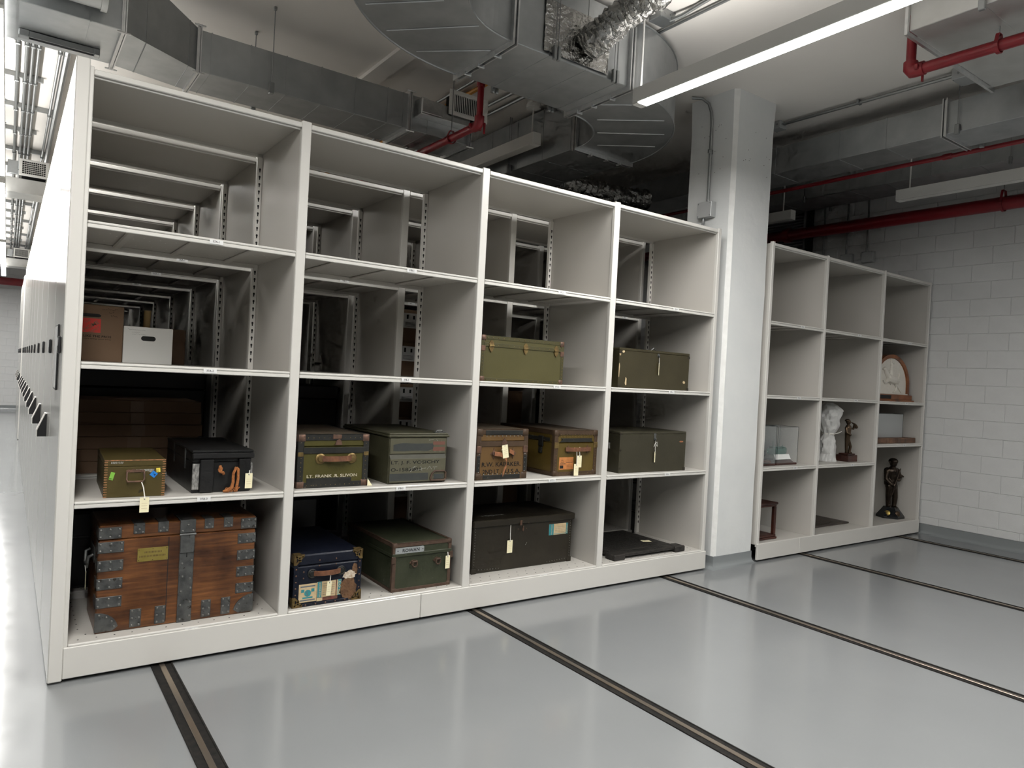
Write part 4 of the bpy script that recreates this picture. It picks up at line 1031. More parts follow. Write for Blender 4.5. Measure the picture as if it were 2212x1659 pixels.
def lab(T, name, x0, x1, z0, z1, mats, extra=(), y=-.0012, rot=.0):
    mb = MB(); mb.box(x0, x1, y, y+.0012, z0, z1)
    for e in extra:
        if e[0] == 'b': mb.box(e[1], e[2], y-.0004, y, e[3], e[4], e[5])
        elif e[0] == 't': mb.text(e[1], e[2], (e[3], y-.0002, e[4]), m=e[5], width=e[6] if len(e) > 6 else None, th=.0004)
        elif e[0] == 'v': mb.text(e[1], e[2], (e[3], y-.0002, e[4]), ux=(0, 0, 1), uy=(-1, 0, 0), m=e[5], width=e[6] if len(e) > 6 else None, th=.0004)
        elif e[0] == 'c': mb.lathe([(e[3], y-.0004), (e[3]*.98, y)], 18, (e[1], 0, e[2]), 'y', e[4])
    return mb.build(name, mats, T)
lab(T, 'luggage_label', .035, .15, .028, .142, ['sticker_cream', 'sticker_dark', 'sticker_teal'],
    [('b', .045, .14, .122, .130, 1), ('b', .045, .14, .036, .044, 1), ('c', .0925, .083, .022, 2), ('t', 'S', .04, .079, .068, 1), ('b', .05, .07, .09, .11, 2), ('b', .115, .135, .09, .11, 2), ('b', .06, .125, .05, .06, 2)])
lab(T, 'luggage_label', .152, .312, .046, .146, ['sticker_cream', 'sticker_teal', 'sticker_dark', 'sticker_maroon'],
    [('b', .155, .182, .046, .146, 1), ('v', 'HOLD BAGGAGE', .016, .176, .05, 0, .09), ('b', .29, .31, .046, .146, 1), ('v', 'PILOT', .018, .307, .05, 0, .09), ('b', .276, .283, .046, .146, 3)]
    + [('b', .19, .268, .06+k*.014, .0615+k*.014, 2) for k in range(6)])
lab(T, 'luggage_label', .152, .29, .024, .044, ['sticker_maroon', 'sticker_cream'], [('b', .152, .19, .024, .044, 1)])
random.seed(12)
def blob(cx, cz, rx, rz, n=26, j=.18): return [(cx+rx*math.cos(2*PI*i/n)*(1+random.uniform(-j, j)), cz+rz*math.sin(2*PI*i/n)*(1+random.uniform(-j, j))) for i in range(n)]
MB().front(blob(.36, .08, .058, .075), -.0016, .0005).build('torn_patch', 'torn_brown', T)
MB().front(blob(.40, .2, .02, .04), -.0014, .0005).build('torn_patch', 'torn_brown', T)
MB().front(blob(.365, .17, .042, .024, j=.3), -.0022, .0005).build('torn_paper', 'torn_white', T)
stud_rows(T, [(.16, .285, .27, .285, 2), (.16, .25, .27, .25, 2), (.012, .08, .012, .24, 5), (W-.012, .08, W-.012, .25, 5), (.08, .01, .34, .01, 5), (.06, .22, .06, .18, 2)], 'copper_worn', .006)
drop_tag('cream paper tag hanging from the navy trunk leather handle', 1.189+.222, .046-.03, LD+.15, .03, .09, [(.004, .002, .03), (.0, .0, .06)], tilt=-.06)

# ---- forest green trunk with metal name plate
W, D, Hh = .453, .78, .327
T = thing('steamer_trunk', 'scuffed forest green trunk with rusty edges and a metal name plate', 'trunk', (1.874, .068, LD))
box_base(T, W, D, Hh, .245, 'forest_green', c=.006)
edge_binding(T, W, D, Hh, .022, 'rust_binding')
MB().cbox(-.006, W+.006, -.008, .0005, .238, .262, .003).build('lid_band', 'forest_green', T)
MB().cbox(-.008, .0005, 0, D, .235, .258, .003).build('lid_band', 'forest_green', T)
for x in (.0, W): MB().cbox(x-.012, x+.016, -.009, .0, .195, .245, .003).build('edge_clip', 'rust_binding', T)
corner_caps(T, W, D, Hh, .03, 'rust_binding', .005)
mb = MB(); mb.front([(.012, .262), (.225, .262), (.232, .267), (.232, .297), (.225, .302), (.012, .302)], -.0085, -.004); mb.stud(.03, .282, .004, -.0085, 1); mb.stud(.222, .282, .004, -.0085, 1)
mb.text('ROWAN', .032, (.065, -.0086, .271), m=1, width=.13); mb.build('name_plate', ['nameplate', 'ink'], T)
for x in (.155, .34):
    mb = MB(); mb.front([(x-.03, .19), (x-.012, .208), (x, .212), (x+.012, .208), (x+.03, .19), (x+.012, .175), (x-.012, .175)], -.005, .0005)
    ring = [(x-.012, .2), (x+.02, .2), (x+.022, .18), (x+.012, .165), (x-.006, .165), (x-.014, .178)]
    mb.tube([(a, -.02, b) for a, b in ring+ring[:1]], .006, 8); mb.tube([(x-.014, -.002, .2), (x-.012, -.02, .2)], .006, 8); mb.tube([(x+.02, -.002, .2), (x+.02, -.02, .2)], .006, 8)
    mb.build('handle_lug', 'rust_binding', T, smooth=40)
drop_tag('cream paper tag at the right edge of the forest green trunk', 2.30, .058, LD+.213, .036, .092, [(0, .004, .02), (-.004, .006, .045)])

# ---- plain olive footlocker on the high shelf
W, D, Hh = .777, .42, .335
T = thing('footlocker', 'clean olive footlocker with three latches and copper corners on the upper shelf', 'trunk', (2.502, .072, LB))
box_base(T, W, D, Hh, .262, 'footlocker_olive')
edge_binding(T, W, D, Hh, .026, 'footlocker_edge', .003)
MB().cbox(.02, W-.02, -.005, .0005, .255, .285, .002).build('lid_band', 'footlocker_edge', T)
corner_caps(T, W, D, Hh, .038, 'copper_worn', .005)
for x in (0, W-.03): MB().cbox(x-.004, x+.034, -.007, .0005, .222, .262, .003).build('clip_plate', 'copper_worn', T)
stud_rows(T, [(.05, .322, W-.05, .322, 15), (.05, .27, W-.05, .27, 15), (.05, .013, W-.05, .013, 15), (.012, .05, .012, .21, 7), (W-.012, .05, W-.012, .21, 7)], 'brass_dim', .004)
for x in (.085, .40, .70):
    mb = MB(); mb.front([(x-.012, .295), (x, .304), (x+.012, .295), (x+.024, .272), (x-.024, .272)], -.008, .0005); mb.cbox(x-.02, x+.02, -.012, 0, .25, .275, .003); mb.front([(x-.022, .25), (x+.022, .25), (x+.012, .228), (x, .215), (x-.012, .228)], -.008, .0005)
    mb.tube([(x-.022, -.013, .262), (x+.022, -.013, .262)], .004, 6); mb.build('latch', 'brass_dim', T)

# ---- tan trunk with painted officer name and broken handle
W, D, Hh = .458, .72, .372
T = thing('steamer_trunk', 'tan brown trunk with hand painted officer name and a broken leather handle', 'trunk', (2.500, .06, LC))
box_base(T, W, D, Hh, .285, 'tan_panel', 'tan_panel')
MB().cbox(.01, W-.01, .02, D-.01, Hh-.0005, Hh+.003, .001).build('lid_cover', 'trunk_top_brown', T)
edge_binding(T, W, D, Hh, .034, 'brown_binding')
MB().cbox(.02, W-.02, -.006, .0005, .247, .285, .002).build('lid_band', 'brown_binding', T)
MB().cbox(.07, W-.05, -.006, .0005, .333, .368, .002).build('black_strip', 'binding_black', T); MB().cbox(.06, W-.06, -.006, .0005, .004, .036, .002).build('black_strip', 'binding_black', T)
for x in (.0, W-.03): MB().cbox(x, x+.03, -.006, .0005, .06, .18, .002).build('black_strip', 'binding_black', T)
corner_caps(T, W, D, Hh, .05, 'brown_binding', .006)
for x in (.0, W-.035): MB().cbox(x-.004, x+.039, -.008, .0005, .2, .25, .003).build('clip_plate', 'copper_worn', T)
mb = MB(); mb.front([(.21, .265), (.225, .29), (.24, .31), (.255, .29), (.27, .265), (.255, .255), (.24, .25), (.225, .255)], -.009, .0005); mb.build('lock_plate', 'copper_worn', T)
stud_rows(T, [(.08, .325, W-.06, .325, 10), (.02, .19, .02, .06, 5), (W-.02, .19, W-.02, .06, 5), (.07, .042, W-.07, .042, 9)], 'nameplate', .004)
for x in (.15, .325):
    mb = MB(); mb.front([(x-.03, .195), (x-.01, .208), (x, .238), (x+.01, .208), (x+.03, .195), (x+.01, .182), (x, .152), (x-.01, .182)], -.005, .0005); mb.lathe([(.018, -.005), (.016, -.014), (.006, -.016)], 12, (x, 0, .195), 'y'); mb.build('handle_mount', 'copper_worn', T, smooth=40)
MB().strap([(.15, -.016, .195), (.19, -.03, .192), (.225, -.036, .178), (.245, -.038, .15), (.25, -.034, .11), (.235, -.028, .075), (.225, -.026, .04)], (0, .0, .032), .006).build('leather_strap', 'leather_orange', T)
MB().strap([(.325, -.016, .195), (.3, -.026, .205), (.275, -.03, .215)], (0, 0, .03), .006).build('leather_stub', 'leather_orange', T)
mb = MB(); mb.text('R.W. KABAKER.', .046, (.05, -.0006, .098), width=.355); mb.build('painted_name', 'ink', T)
MB().text('2ND LT.', .046, (.06, -.0006, .044), width=.155).build('painted_rank', 'ink', T); MB().text('U.S.A.', .046, (.262, -.0006, .044), width=.14).build('painted_initials', 'ink', T)
drop_tag('cream paper tag tucked on the tan trunk with the broken handle', 2.72, .02, LC+.262, .052, .098, [(-.02, .01, -.04)], tilt=.16)

# ---- mustard trunk with orange sticker
W, D, Hh = .45, .76, .362
T = thing('steamer_trunk', 'mustard brown trunk with orange sticker, leather handle and black band', 'trunk', (3.238, .072, LC))
box_base(T, W, D, Hh, .265, 'mustard_panel')
MB().cbox(.01, W-.01, .02, D-.01, Hh-.0005, Hh+.003, .001).build('lid_cover', 'trunk_top_brown', T)
edge_binding(T, W, D, Hh, .034, 'brown_binding'); corner_caps(T, W, D, Hh, .045, 'brown_binding', .006)
MB().front([(.055, .272), (.075, .292), (.06, .302), (W-.055, .302), (W-.07, .29), (W-.05, .272)], -.006, .0005).build('front_band', 'binding_black', T)
MB().cbox(-.006, .0005, .06, .72, .272, .302, .002).build('side_band', 'binding_black', T)
mb = MB(); mb.cbox(-.012, .0005, .14, .2, .225, .31, .003); mb.cbox(-.016, .0005, .15, .19, .17, .22, .003); mb.build('side_latch', 'binding_black', T)
for x in (.0, W-.035): MB().cbox(x-.004, x+.039, -.008, .0005, .222, .27, .003).build('clip_plate', 'brass_dim', T)
stud_rows(T, [(.06, .332, W-.06, .332, 12), (.06, .315, W-.06, .315, 12), (.018, .05, .018, .21, 8), (W-.018, .05, W-.018, .21, 8), (.06, .018, W-.06, .018, 12)], 'brass_dim', .0035)
for x in (.14, .345):
    mb = MB(); mb.front([(x-.03, .212), (x-.012, .228), (x, .246), (x+.012, .228), (x+.03, .212), (x+.012, .198), (x, .18), (x-.012, .198)], -.006, .0005); mb.build('handle_mount', 'copper_worn', T)
MB().strap(curve_pts((.11, -.008, .214), (.375, -.008, .214), .03), (0, 0, .032), .01).build('leather_handle', 'leather', T, smooth=40)
lab(T, 'orange_sticker', .055, .205, .052, .15, ['sticker_orange', 'binding_black', 'leather'], [('b', .062, .10, .06, .085, 1), ('b', .065, .12, .095, .1, 1), ('b', .07, .11, .11, .114, 1), ('b', .075, .1, .125, .128, 1), ('b', .13, .195, .105, .11, 2)]+[('b', .135, .19, .06+k*.012, .063+k*.012, 2) for k in range(3)], y=-.0012)
MB().text('C.', .034, (.262, -.0006, .122)).build('painted_initial', 'ink', T)
drop_tag('upper cream paper tag hanging from the mustard trunk handle', 3.238+.235, .035, LC+.165, .048, .095, [(-.002, .0, .03), (0, .004, .07)])
drop_tag('lower cream paper tag hanging from the mustard trunk handle', 3.238+.20, .028, LC+.1, .048, .095, [(.004, .004, .06), (0, .008, .13)])

# ---- big dark trunk
W, D, Hh = .981, .58, .405
T = thing('storage_chest', 'large dark drab trunk with a teal and cream shipping label', 'trunk', (2.603, .21, LD))
MB().cbox(0, W, 0, D, 0, .365, .006).build('body', 'drab_dark', T)
mb = MB(); mb.cbox(-.008, W+.018, -.018, D+.01, .352, .405, .008); mb.build('lid', 'drab_dark', T)
stud_rows(T, [(W-.02, .03, W-.02, .34, 16), (.02, .03, .02, .34, 16), (.04, .03, .25, .02, 9), (W-.25, .02, W-.04, .03, 9)], 'iron_stud', .004, -.001)
for x in (.0, W-.04): MB().cbox(x-.003, x+.043, -.004, .0005, 0, .04, .002).build('corner_plate', 'drab_dark', T)
mb = MB(); mb.cbox(.425, .445, -.024, 0, .345, .385, .003); mb.front([(.462, .30), (.47, .29), (.478, .3), (.476, .33), (.47, .338), (.464, .33)], -.005, .0005); mb.stud(.425, .312, .005, 0); mb.stud(.505, .312, .005, 0); mb.stud(.51, .36, .005, -.018); mb.build('lock', 'copper_worn', T)
lab(T, 'shipping_label', .735, .935, .235, .325, ['sticker_cream', 'sticker_teal', 'sticker_dark'], [('b', .735, .785, .235, .325, 1), ('v', 'HOLD BAGGAGE', .014, .768, .24, 0, .08), ('b', .915, .935, .235, .325, 1), ('v', 'PERMIT', .013, .931, .242, 0, .076)]+[('b', .8, .9, .255+k*.014, .2565+k*.014, 2) for k in range(4)]+[('b', .79, .93, .24, .244, 1)])
MB().text('10061', .05, (.16, .12, .4055), ux=(1, 0, 0), uy=(0, 1, 0), width=.2).build('painted_number', 'scuff_white', T)
MB().tube([(.5, -.001, .18), (.505, -.0015, .185), (.515, -.001, .2)], .0015, 4).build('scratch', 'scuff_white', T)
drop_tag('cream paper tag hanging on the large dark trunk', 2.603+.345, .205, LD+.232, .052, .1, [(0, .002, .05), (.002, .004, .12)])

# ---- two long drab boxes in the right bay
W, D, Hh = .887, .5, .34
T = thing('storage_chest', 'brownish green long wooden box with chipped corners on the upper right shelf', 'trunk', (3.89, .07, LB))
box_base(T, W, D, Hh, .318, 'drab_green', c=.003, gap=.001)
mb = MB(); mb.tube([(.41, .03, .34), (.43, .02, .362), (.47, .03, .34)], .004, 6); mb.cbox(.46, .485, -.006, 0, .29, .315, .002); mb.tube([(.472, -.008, .3), (.472, -.02, .295), (.472, -.012, .28)], .004, 6); mb.build('hasp', 'iron', T)
for x0, x1, z0, z1 in ((.0, .02, .27, .3), (.03, .06, .295, .32), (.08, .1, .02, .09), (W-.08, W-.05, .06, .09), (W-.02, W, .0, .02), (0, .012, .1, .2)): MB().front(blob((x0+x1)/2, (z0+z1)/2, (x1-x0)/2, (z1-z0)/2, 9, .35), -.0008, .0005).build('paint_chip', 'sticker_cream', T)
mb = MB()
for x in (.0, W-.025): mb.cbox(x-.002, x+.027, -.0025, .0005, .0, .025, .001); mb.cbox(x-.002, x+.027, -.0025, .0005, .29, .315, .001)
mb.build('corner_plates', 'drab_dark', T, kind='stuff')
drop_tag('narrow paper tag seen edge-on on the brownish green long box', 3.89+.475, .058, LB+.235, .02, .11, [(0, .0, .03), (0, -.003, .055)], rz=.5)
W, D, Hh = .835, .5, .355
T = thing('storage_chest', 'dark green long wooden box with a bow-tied tag on the middle right shelf', 'trunk', (3.943, .062, LC))
box_base(T, W, D, Hh, .335, 'drab_green_mid', c=.003, gap=.001)
mb = MB(); mb.cbox(.408, .435, -.006, .0005, .28, .34, .002); mb.tube([(.422, -.008, .3), (.422, -.018, .29), (.422, -.01, .275)], .005, 6); mb.build('hasp', 'iron', T)
for z in (.325, .185, .03): MB().cbox(-.004, .02, -.003, .0005, z, z+.02, .0015).build('corner_plate', 'drab_dark', T)
for x in (W-.03,): MB().cbox(x, x+.033, -.003, .0005, 0, .03, .0015).build('corner_plate', 'drab_dark', T)
MB().front(blob(.775, .265, .03, .008, 12, .4), -.001, .0005).build('orange_scrape', 'leather_orange', T)
MB().box(-.0015, .0005, .12, .17, .2, .25).build('side_label', 'scuff_white', T)
drop_tag('narrow paper tag on a white bow on the dark green long box', 3.943+.42, .05, LC+.18, .028, .095,
         [(0, 0, .03), (0, -.006, .08), (-.03, -.008, .075), (-.05, -.006, .045), (-.02, -.008, .08), (.02, -.008, .085), (.035, -.006, .06), (.03, -.006, .045), (0, -.004, .07), (0, 0, .095)], rz=.4)
# ---- carved board lying on the bottom right shelf
T = thing('carved_board', 'black carved wooden plaque board lying flat on the bottom right shelf', 'plaque', (3.93, .05, LD))
W, D = .87, .75
MB().cbox(.03, W-.03, .02, D, .018, .042, .004).build('board', 'carved_black', T)
MB().cbox(.02, W-.02, .0, .1, .022, .05, .006).build('front_moulding', 'carved_black', T)
MB().cbox(.05, W-.06, .11, D-.02, .042, .047, .003).build('raised_panel', 'carved_black', T)
for x in (-.01, W-.12): MB().cbox(x, x+.13, -.02, .1, 0, .052, .008).build('corner_block', 'carved_black', T)
for x in (.02, W-.1): MB().cbox(x, x+.08, D-.08, D, 0, .02, .004).build('foot', 'carved_black', T)
mb = MB(); random.seed(21)
for k in range(20):
    y = .14+k*.028; x = .1
    while x < W-.16:
        l = random.uniform(.015, .06); mb.box(x, x+l, y, y+.009, .047, .0485); x += l+.014
for k in range(2):
    x = .2
    while x < W-.22: l = random.uniform(.02, .05); mb.box(x, x+l, .025+k*.035, .043+k*.035, .05, .0515); x += l+.012
mb.build('carved_lines', 'binding_black', T, kind='stuff')
o = drop_tag('small cream paper tag lying on the carved black board', 4.55, .33, LD+.0515, .06, .09); o.rotation_euler = (-PI/2, 0, 1.2)

# ================================================================== boxes seen in the carriage behind, and added crates
Y2 = .99
T = thing('moving_box', 'brown cardboard moving box with red square logo behind the left bay', 'cardboard box', (.02, Y2+.02, LB))
MB().cbox(0, .285, 0, .45, 0, .365, .004).build('carton', 'cardboard', T)
mb = MB(); mb.front([(.045+.02*math.cos(a)+(.09 if math.cos(a) > 0 else 0), .295+.011*math.sin(a)) for a in [2*PI*i/16 for i in range(16)]], -.0008, .0002); mb.build('hand_hole', 'slot_dark', T)
mb = MB(); mb.box(.045, .155, -.001, .0002, .185, .275)
for t_, w_, sz, dd in (('THE', .032, .018, .03), ('HOME', .098, .034, -.004), ('DEPOT', .07, .022, -.036)):
    c_ = math.cos(.62); s_ = math.sin(.62); o_ = Vector((.1, -.001, .23))+Vector((-s_, 0, c_))*(dd-sz*.3)-Vector((c_, 0, s_))*w_/2
    mb.text(t_, sz, o_, ux=(c_, 0, s_), uy=(-s_, 0, c_), m=1, width=w_)
mb.build('logo', ['logo_red', 'cardboard'], T)
MB().text('LIKE THE PROS', .02, (.062, -.0004, .155), width=.155).text('more saving. more doing.', .008, (.062, -.0004, .142), width=.155).build('printing', 'ink', T)
mb = MB(); random.seed(4)
for k, (x, z, l) in enumerate(((.16, .34, .09), (.2, .318, .035), (.21, .3, .045))):
    for i in range(int(l/.01)): mb.tube([(x+i*.01, -.0005, z+random.uniform(-.005, .005)), (x+i*.01+.007, -.0005, z+random.uniform(-.007, .009))], .0009, 4)
mb.build('handwriting', 'ink', T, kind='stuff')
T = thing('file_box', 'white file box with an oval hand hole behind the left bay', 'cardboard box', (.306, Y2+.012, LB))
MB().cbox(0, .297, 0, .4, 0, .243, .003).build('carton', 'box_white', T)
MB().front([(.148+.028*(1 if math.cos(a) > 0 else -1)+.016*math.cos(a), .168+.016*math.sin(a)) for a in [2*PI*(i+.5)/20 for i in range(20)]], -.0008, .0002).build('hand_hole', 'slot_dark', T)
mb = MB()
for z, x0, l in ((.222, .025, .11), (.205, .05, .05), (.193, .05, .08)):
    for i in range(int(l/.008)): mb.tube([(x0+i*.008, -.0004, z+random.uniform(-.002, .003)), (x0+i*.008+.006, -.0004, z+random.uniform(-.003, .003))], .0006, 4)
mb.build('handwriting', 'ink', T, kind='stuff')
tag(MB().tube([(.51, 1.55, LB+.001), (.52, 1.55, 2.05)], .024, 14).tube([(.52, 1.55, 2.05), (.52, 1.55, 2.052)], .026, 14).build('mailing_tube', 'kraft_tube', smooth=40), 'tan cardboard mailing tube standing behind the white file box', 'tube')
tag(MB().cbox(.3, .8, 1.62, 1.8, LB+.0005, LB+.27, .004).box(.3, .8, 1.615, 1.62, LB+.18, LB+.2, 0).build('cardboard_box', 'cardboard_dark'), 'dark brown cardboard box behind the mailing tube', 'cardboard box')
z = LC+.0005
random.seed(8)
for i, nm in enumerate(('lowest', 'second lowest', 'third from the bottom', 'third from the top', 'second from the top', 'topmost')):
    dx = random.uniform(-.012, .012); hgt = .079
    t = thing('flat_box', 'long flat brown cardboard box in the left bay stack, '+nm, 'cardboard box', (.03+dx, Y2+.02+random.uniform(0, .015), z), group='flat boxes stacked behind the left bay')
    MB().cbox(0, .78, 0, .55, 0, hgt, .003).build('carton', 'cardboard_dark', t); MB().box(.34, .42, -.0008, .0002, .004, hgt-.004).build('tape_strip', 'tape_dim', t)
    z += hgt+.001
# labelled brown boxes deeper in the second and third bay
def lbox(label, x, y, z, w, h, lx):
    t = thing('archive_box', label, 'cardboard box', (x, y, z), group='labelled boxes in the rear carriages')
    MB().cbox(0, w, 0, .38, 0, h, .004).build('carton', 'cardboard', t)
    mb = MB(); mb.box(lx, lx+.17, -.001, .0002, h*.45, h*.9); mb.box(lx+.04, lx+.06, -.0014, -.001, h*.72, h*.85, 1); mb.box(lx+.11, lx+.13, -.0014, -.001, h*.72, h*.83, 1)
    for k in range(4): mb.box(lx+.03, lx+.14, -.0014, -.001, h*.5+k*.012, h*.5+k*.012+.003, 1)
    mb.build('paper_label', ['label_white', 'ink'], t)
Y3 = .96+PITCH+.04
lbox('brown archive box with paper label, upper one behind the second bay', 2.62, Y3, LB+.33, .45, .325, .22)
lbox('brown archive box with paper label, under the upper one behind the second bay', 2.62, Y3, LB+.0005, .45, .328, .21)
lbox('brown archive box with paper label on the middle rear shelf of the second bay', 2.62, Y3, LC+.33, .45, .32, .22)
lbox('dark brown archive box at the bottom of the middle rear shelf', 2.62, Y3, LC+.0005, .45, .328, .2)
lbox('brown archive box on the bottom rear shelf of the second bay', 2.62, Y3, LD+.0005, .45, .6, .2)
lbox('brown archive box with paper label seen above the mustard trunk', 3.85, Y3, LC+.0005, .5, .62, .12)
lbox('brown archive box seen above the large dark trunk', 3.85, Y3, LD+.0005, .5, .55, .12)
T = thing('equipment_case', 'dark plastic equipment case with small white label behind the navy trunk', 'case', (1.2, Y2+.02, LD))
MB().cbox(0, .5, 0, .35, 0, .52, .03).build('case_body', 'black_plastic', T, smooth=40)
MB().box(.18, .27, -.001, .0002, .36, .4).build('case_label', 'scuff_white', T)
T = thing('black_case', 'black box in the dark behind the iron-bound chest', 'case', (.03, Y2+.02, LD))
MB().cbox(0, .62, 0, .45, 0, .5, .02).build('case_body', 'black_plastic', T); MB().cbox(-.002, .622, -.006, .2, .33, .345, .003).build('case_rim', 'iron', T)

Y3b = .96+PITCH+.05
def add_shade_crate(label, x, z, w, h, lx):  # made-up black crates, added to keep the deep shelves dark
    t = thing('shade_crate', label, 'crate', (x, Y3b, z+.0005), group='black crates added to darken the third carriage')
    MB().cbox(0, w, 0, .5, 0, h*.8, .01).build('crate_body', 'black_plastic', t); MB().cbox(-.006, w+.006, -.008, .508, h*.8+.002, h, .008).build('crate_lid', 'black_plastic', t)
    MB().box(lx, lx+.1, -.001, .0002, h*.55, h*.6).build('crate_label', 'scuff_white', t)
add_shade_crate('added black crate deepening the shade above the flat brown boxes', .03, LC, 1.02, .66, .2)
add_shade_crate('added black crate deepening the shade behind the iron-bound chest', .03, LD, 1.02, .68, .5)
add_shade_crate('added black crate deepening the shade behind the olive leather-handled trunk', 1.18, LC, 1.03, .6, .3)
add_shade_crate('added black crate deepening the shade behind the navy trunk', 1.18, LD, 1.03, .62, .3)
add_shade_crate('added black crate deepening the shade behind the tan trunk', 3.1-.03, LC, .24, .62, .05)
add_shade_crate('added black crate deepening the shade behind the dark green long box', 4.54, LC, .44, .6, .1)
add_shade_crate('added black crate deepening the shade behind the carved board', 4.54, LD, .44, .55, .1)

# ================================================================== statuary shelving contents
UF = -.03
# arched relief
T = thing('relief_plaque', 'arched wooden framed white relief of a horse and rider', 'plaque', (8.06, .13, RLV[1]-.0055))
cx, cz, ro = .55, .36, .46
T.location.z = 1.6575
mb = MB(); mb.cbox(.0, 1.02, -.06, .12, 0, .02, .004); mb.cbox(.04, .99, -.045, .1, .02, .085, .004); mb.build('base', 'cherry', T)
MB().cbox(.2, .46, -.049, -.045, .03, .075, .002).build('name_strip', 'slot_dark', T)
xc = .515; R1, R2 = .445, .395; zs_ = .19
out = [(xc-R1, .085)]+[(xc-R1*math.cos(a), zs_+R1*.87*math.sin(a)) for a in [PI*i/28 for i in range(29)]]+[(xc+R1, .085)]
inn = [(xc-R2, .085)]+[(xc-R2*math.cos(a), zs_+R2*.87*math.sin(a)) for a in [PI*i/28 for i in range(29)]]+[(xc+R2, .085)]
mb = MB(); n = len(out)
for y in (-.02, .05): mb.v += [(x, y, z) for x, z in out]+[(x, y, z) for x, z in inn]
for i in range(n-1):
    a, b, c_, e = i, i+1, n+i+1, n+i
    mb.f += [[a, b, c_, e], [2*n+e, 2*n+c_, 2*n+b, 2*n+a], [a, 2*n+a, 2*n+b, b], [e, c_, 2*n+c_, 2*n+e]]; mb.m += [0]*4
mb.build('arched_frame', 'cherry', T, smooth=30)
mb = MB(); mb.front(inn, .0, .03); mb.cbox(xc-R2, xc+R2, -.03, .02, .085, .1, .003); mb.build('relief_panel', 'plaster', T)
mb = MB()
def limb(p, r): mb.tube([(x, -.006, z) for x, z in p], r, 8)
limb([(.42, .28), (.5, .27), (.6, .26), (.66, .25)], [.05, .055, .05, .04]); limb([(.44, .3), (.38, .36), (.35, .40), (.31, .385)], [.035, .028, .022, .012])
limb([(.66, .26), (.70, .3), (.735, .36)], [.03, .012, .01]); limb([(.63, .25), (.68, .2), (.74, .15), (.79, .115)], [.03, .018, .012, .009])
limb([(.62, .23), (.66, .18), (.64, .13), (.58, .11)], [.025, .016, .012, .009]); limb([(.44, .25), (.37, .22), (.33, .25)], [.025, .014, .01])
limb([(.5, .31), (.5, .38), (.51, .42)], [.035, .03, .018]); mb.ball((.51, -.01, .445), .024, 8); limb([(.5, .38), (.44, .36), (.4, .34)], [.014, .012, .01]); limb([(.5, .31), (.53, .26), (.52, .2)], [.02, .016, .01])
mb.cbox(.49, .58, -.012, 0, .46, .53, .006)
o = mb.build('relief_figure', 'plaster', T, smooth=60); md = o.modifiers.new('r', 'REMESH'); md.mode = 'VOXEL'; md.voxel_size = .007; md.use_smooth_shade = True
# clear case on live-edge walnut base
T = thing('display_block', 'clear acrylic cover on a rough walnut slab', 'display', (8.06, .05, 1.1455))
mb = MB(); random.seed(6); n = 14
top = [(1.04*i/n+.01, -.01+random.uniform(-.008, .008)) for i in range(n+1)]+[(1.04*(n-i)/n+.01, .26+random.uniform(-.008, .008)) for i in range(n+1)]
mb.flat(top, 0, .062); o = mb.build('wood_slab', 'walnut', T); md = o.modifiers.new('b', 'BEVEL'); md.width = .006; md.segments = 2
mb = MB(); mb.box(.06, .93, .10, .106, .062, .355); mb.box(.06, .066, .106, .22, .062, .355); mb.box(.924, .93, .106, .22, .062, .355); mb.box(.06, .93, .22, .226, .062, .355); mb.build('acrylic_cover', 'frost_panel', T)
mb = MB()
for p in (((.06, .1, .355), (.93, .1, .355)), ((.93, .1, .062), (.93, .1, .355)), ((.93, .1, .355), (.93, .226, .355)), ((.06, .226, .355), (.93, .226, .355))): mb.tube(p, .0025, 4)
mb.build('cover_edge', 'acrylic_edge', T, kind='stuff')
# ---- figures: capsules fused by voxel remesh
def figure(T, name, caps, balls, mat, vox, boxes=()):
    mb = MB()
    for p, r in caps: mb.tube(p, r, 10)
    for p, r in caps:
        rr = r if isinstance(r, (list, tuple)) else [r]*len(p)
        mb.ball(p[0], rr[0], 8); mb.ball(p[-1], rr[-1], 8)
    for c, r, sq in balls: mb.ball(c, r, 10, sq=sq)
    for b in boxes: mb.cbox(*b)
    o = mb.build(name, mat, T, smooth=60); md = o.modifiers.new('r', 'REMESH'); md.mode = 'VOXEL'; md.voxel_size = vox; md.use_smooth_shade = True
    return o
T = thing('bronze_statue', 'dark bronze soldier statue with rifle on a black base with gold medallion', 'statue', (8.96, .23, RLV[3]), -.5)
q = [(.17*math.cos(a), .15*math.sin(a)) for a in [2*PI*(i+.5)/6 for i in range(6)]]
mb = MB(); b2 = [(x*1.0, y*1.0) for x, y in q]; t2 = [(x*.62, y*.62) for x, y in q]
mb.add([(x, y, 0) for x, y in b2]+[(x, y, .025) for x, y in b2]+[(x, y, .11) for x, y in t2]+[(x*.8, y*.8, .14) for x, y in t2], [[5, 4, 3, 2, 1, 0], [18+i for i in range(6)]]+[[k*6+i, k*6+(i+1) % 6, k*6+6+(i+1) % 6, k*6+6+i] for k in range(3) for i in range(6)])
mb.build('stone_base', 'stone_black', T)
for a in (-.9, .15):
    m_ = MB().lathe([(.034, 0), (.034, -.006), (.028, -.008), (.0275, -.006), (.02, -.006), (.012, -.009), (.004, -.009)], 20, (0, 0, 0), 'y')
    rz_ = Matrix.Rotation(a, 3, 'Z'); rx_ = Matrix.Rotation(-.35, 3, 'X')
    m_.xf(lambda v: rz_ @ (rx_ @ v+Vector((0, -.118, .066)))); m_.build('medallion', 'medal_gold' if a < 0 else 'bronze', T, smooth=40)
zb_ = .13
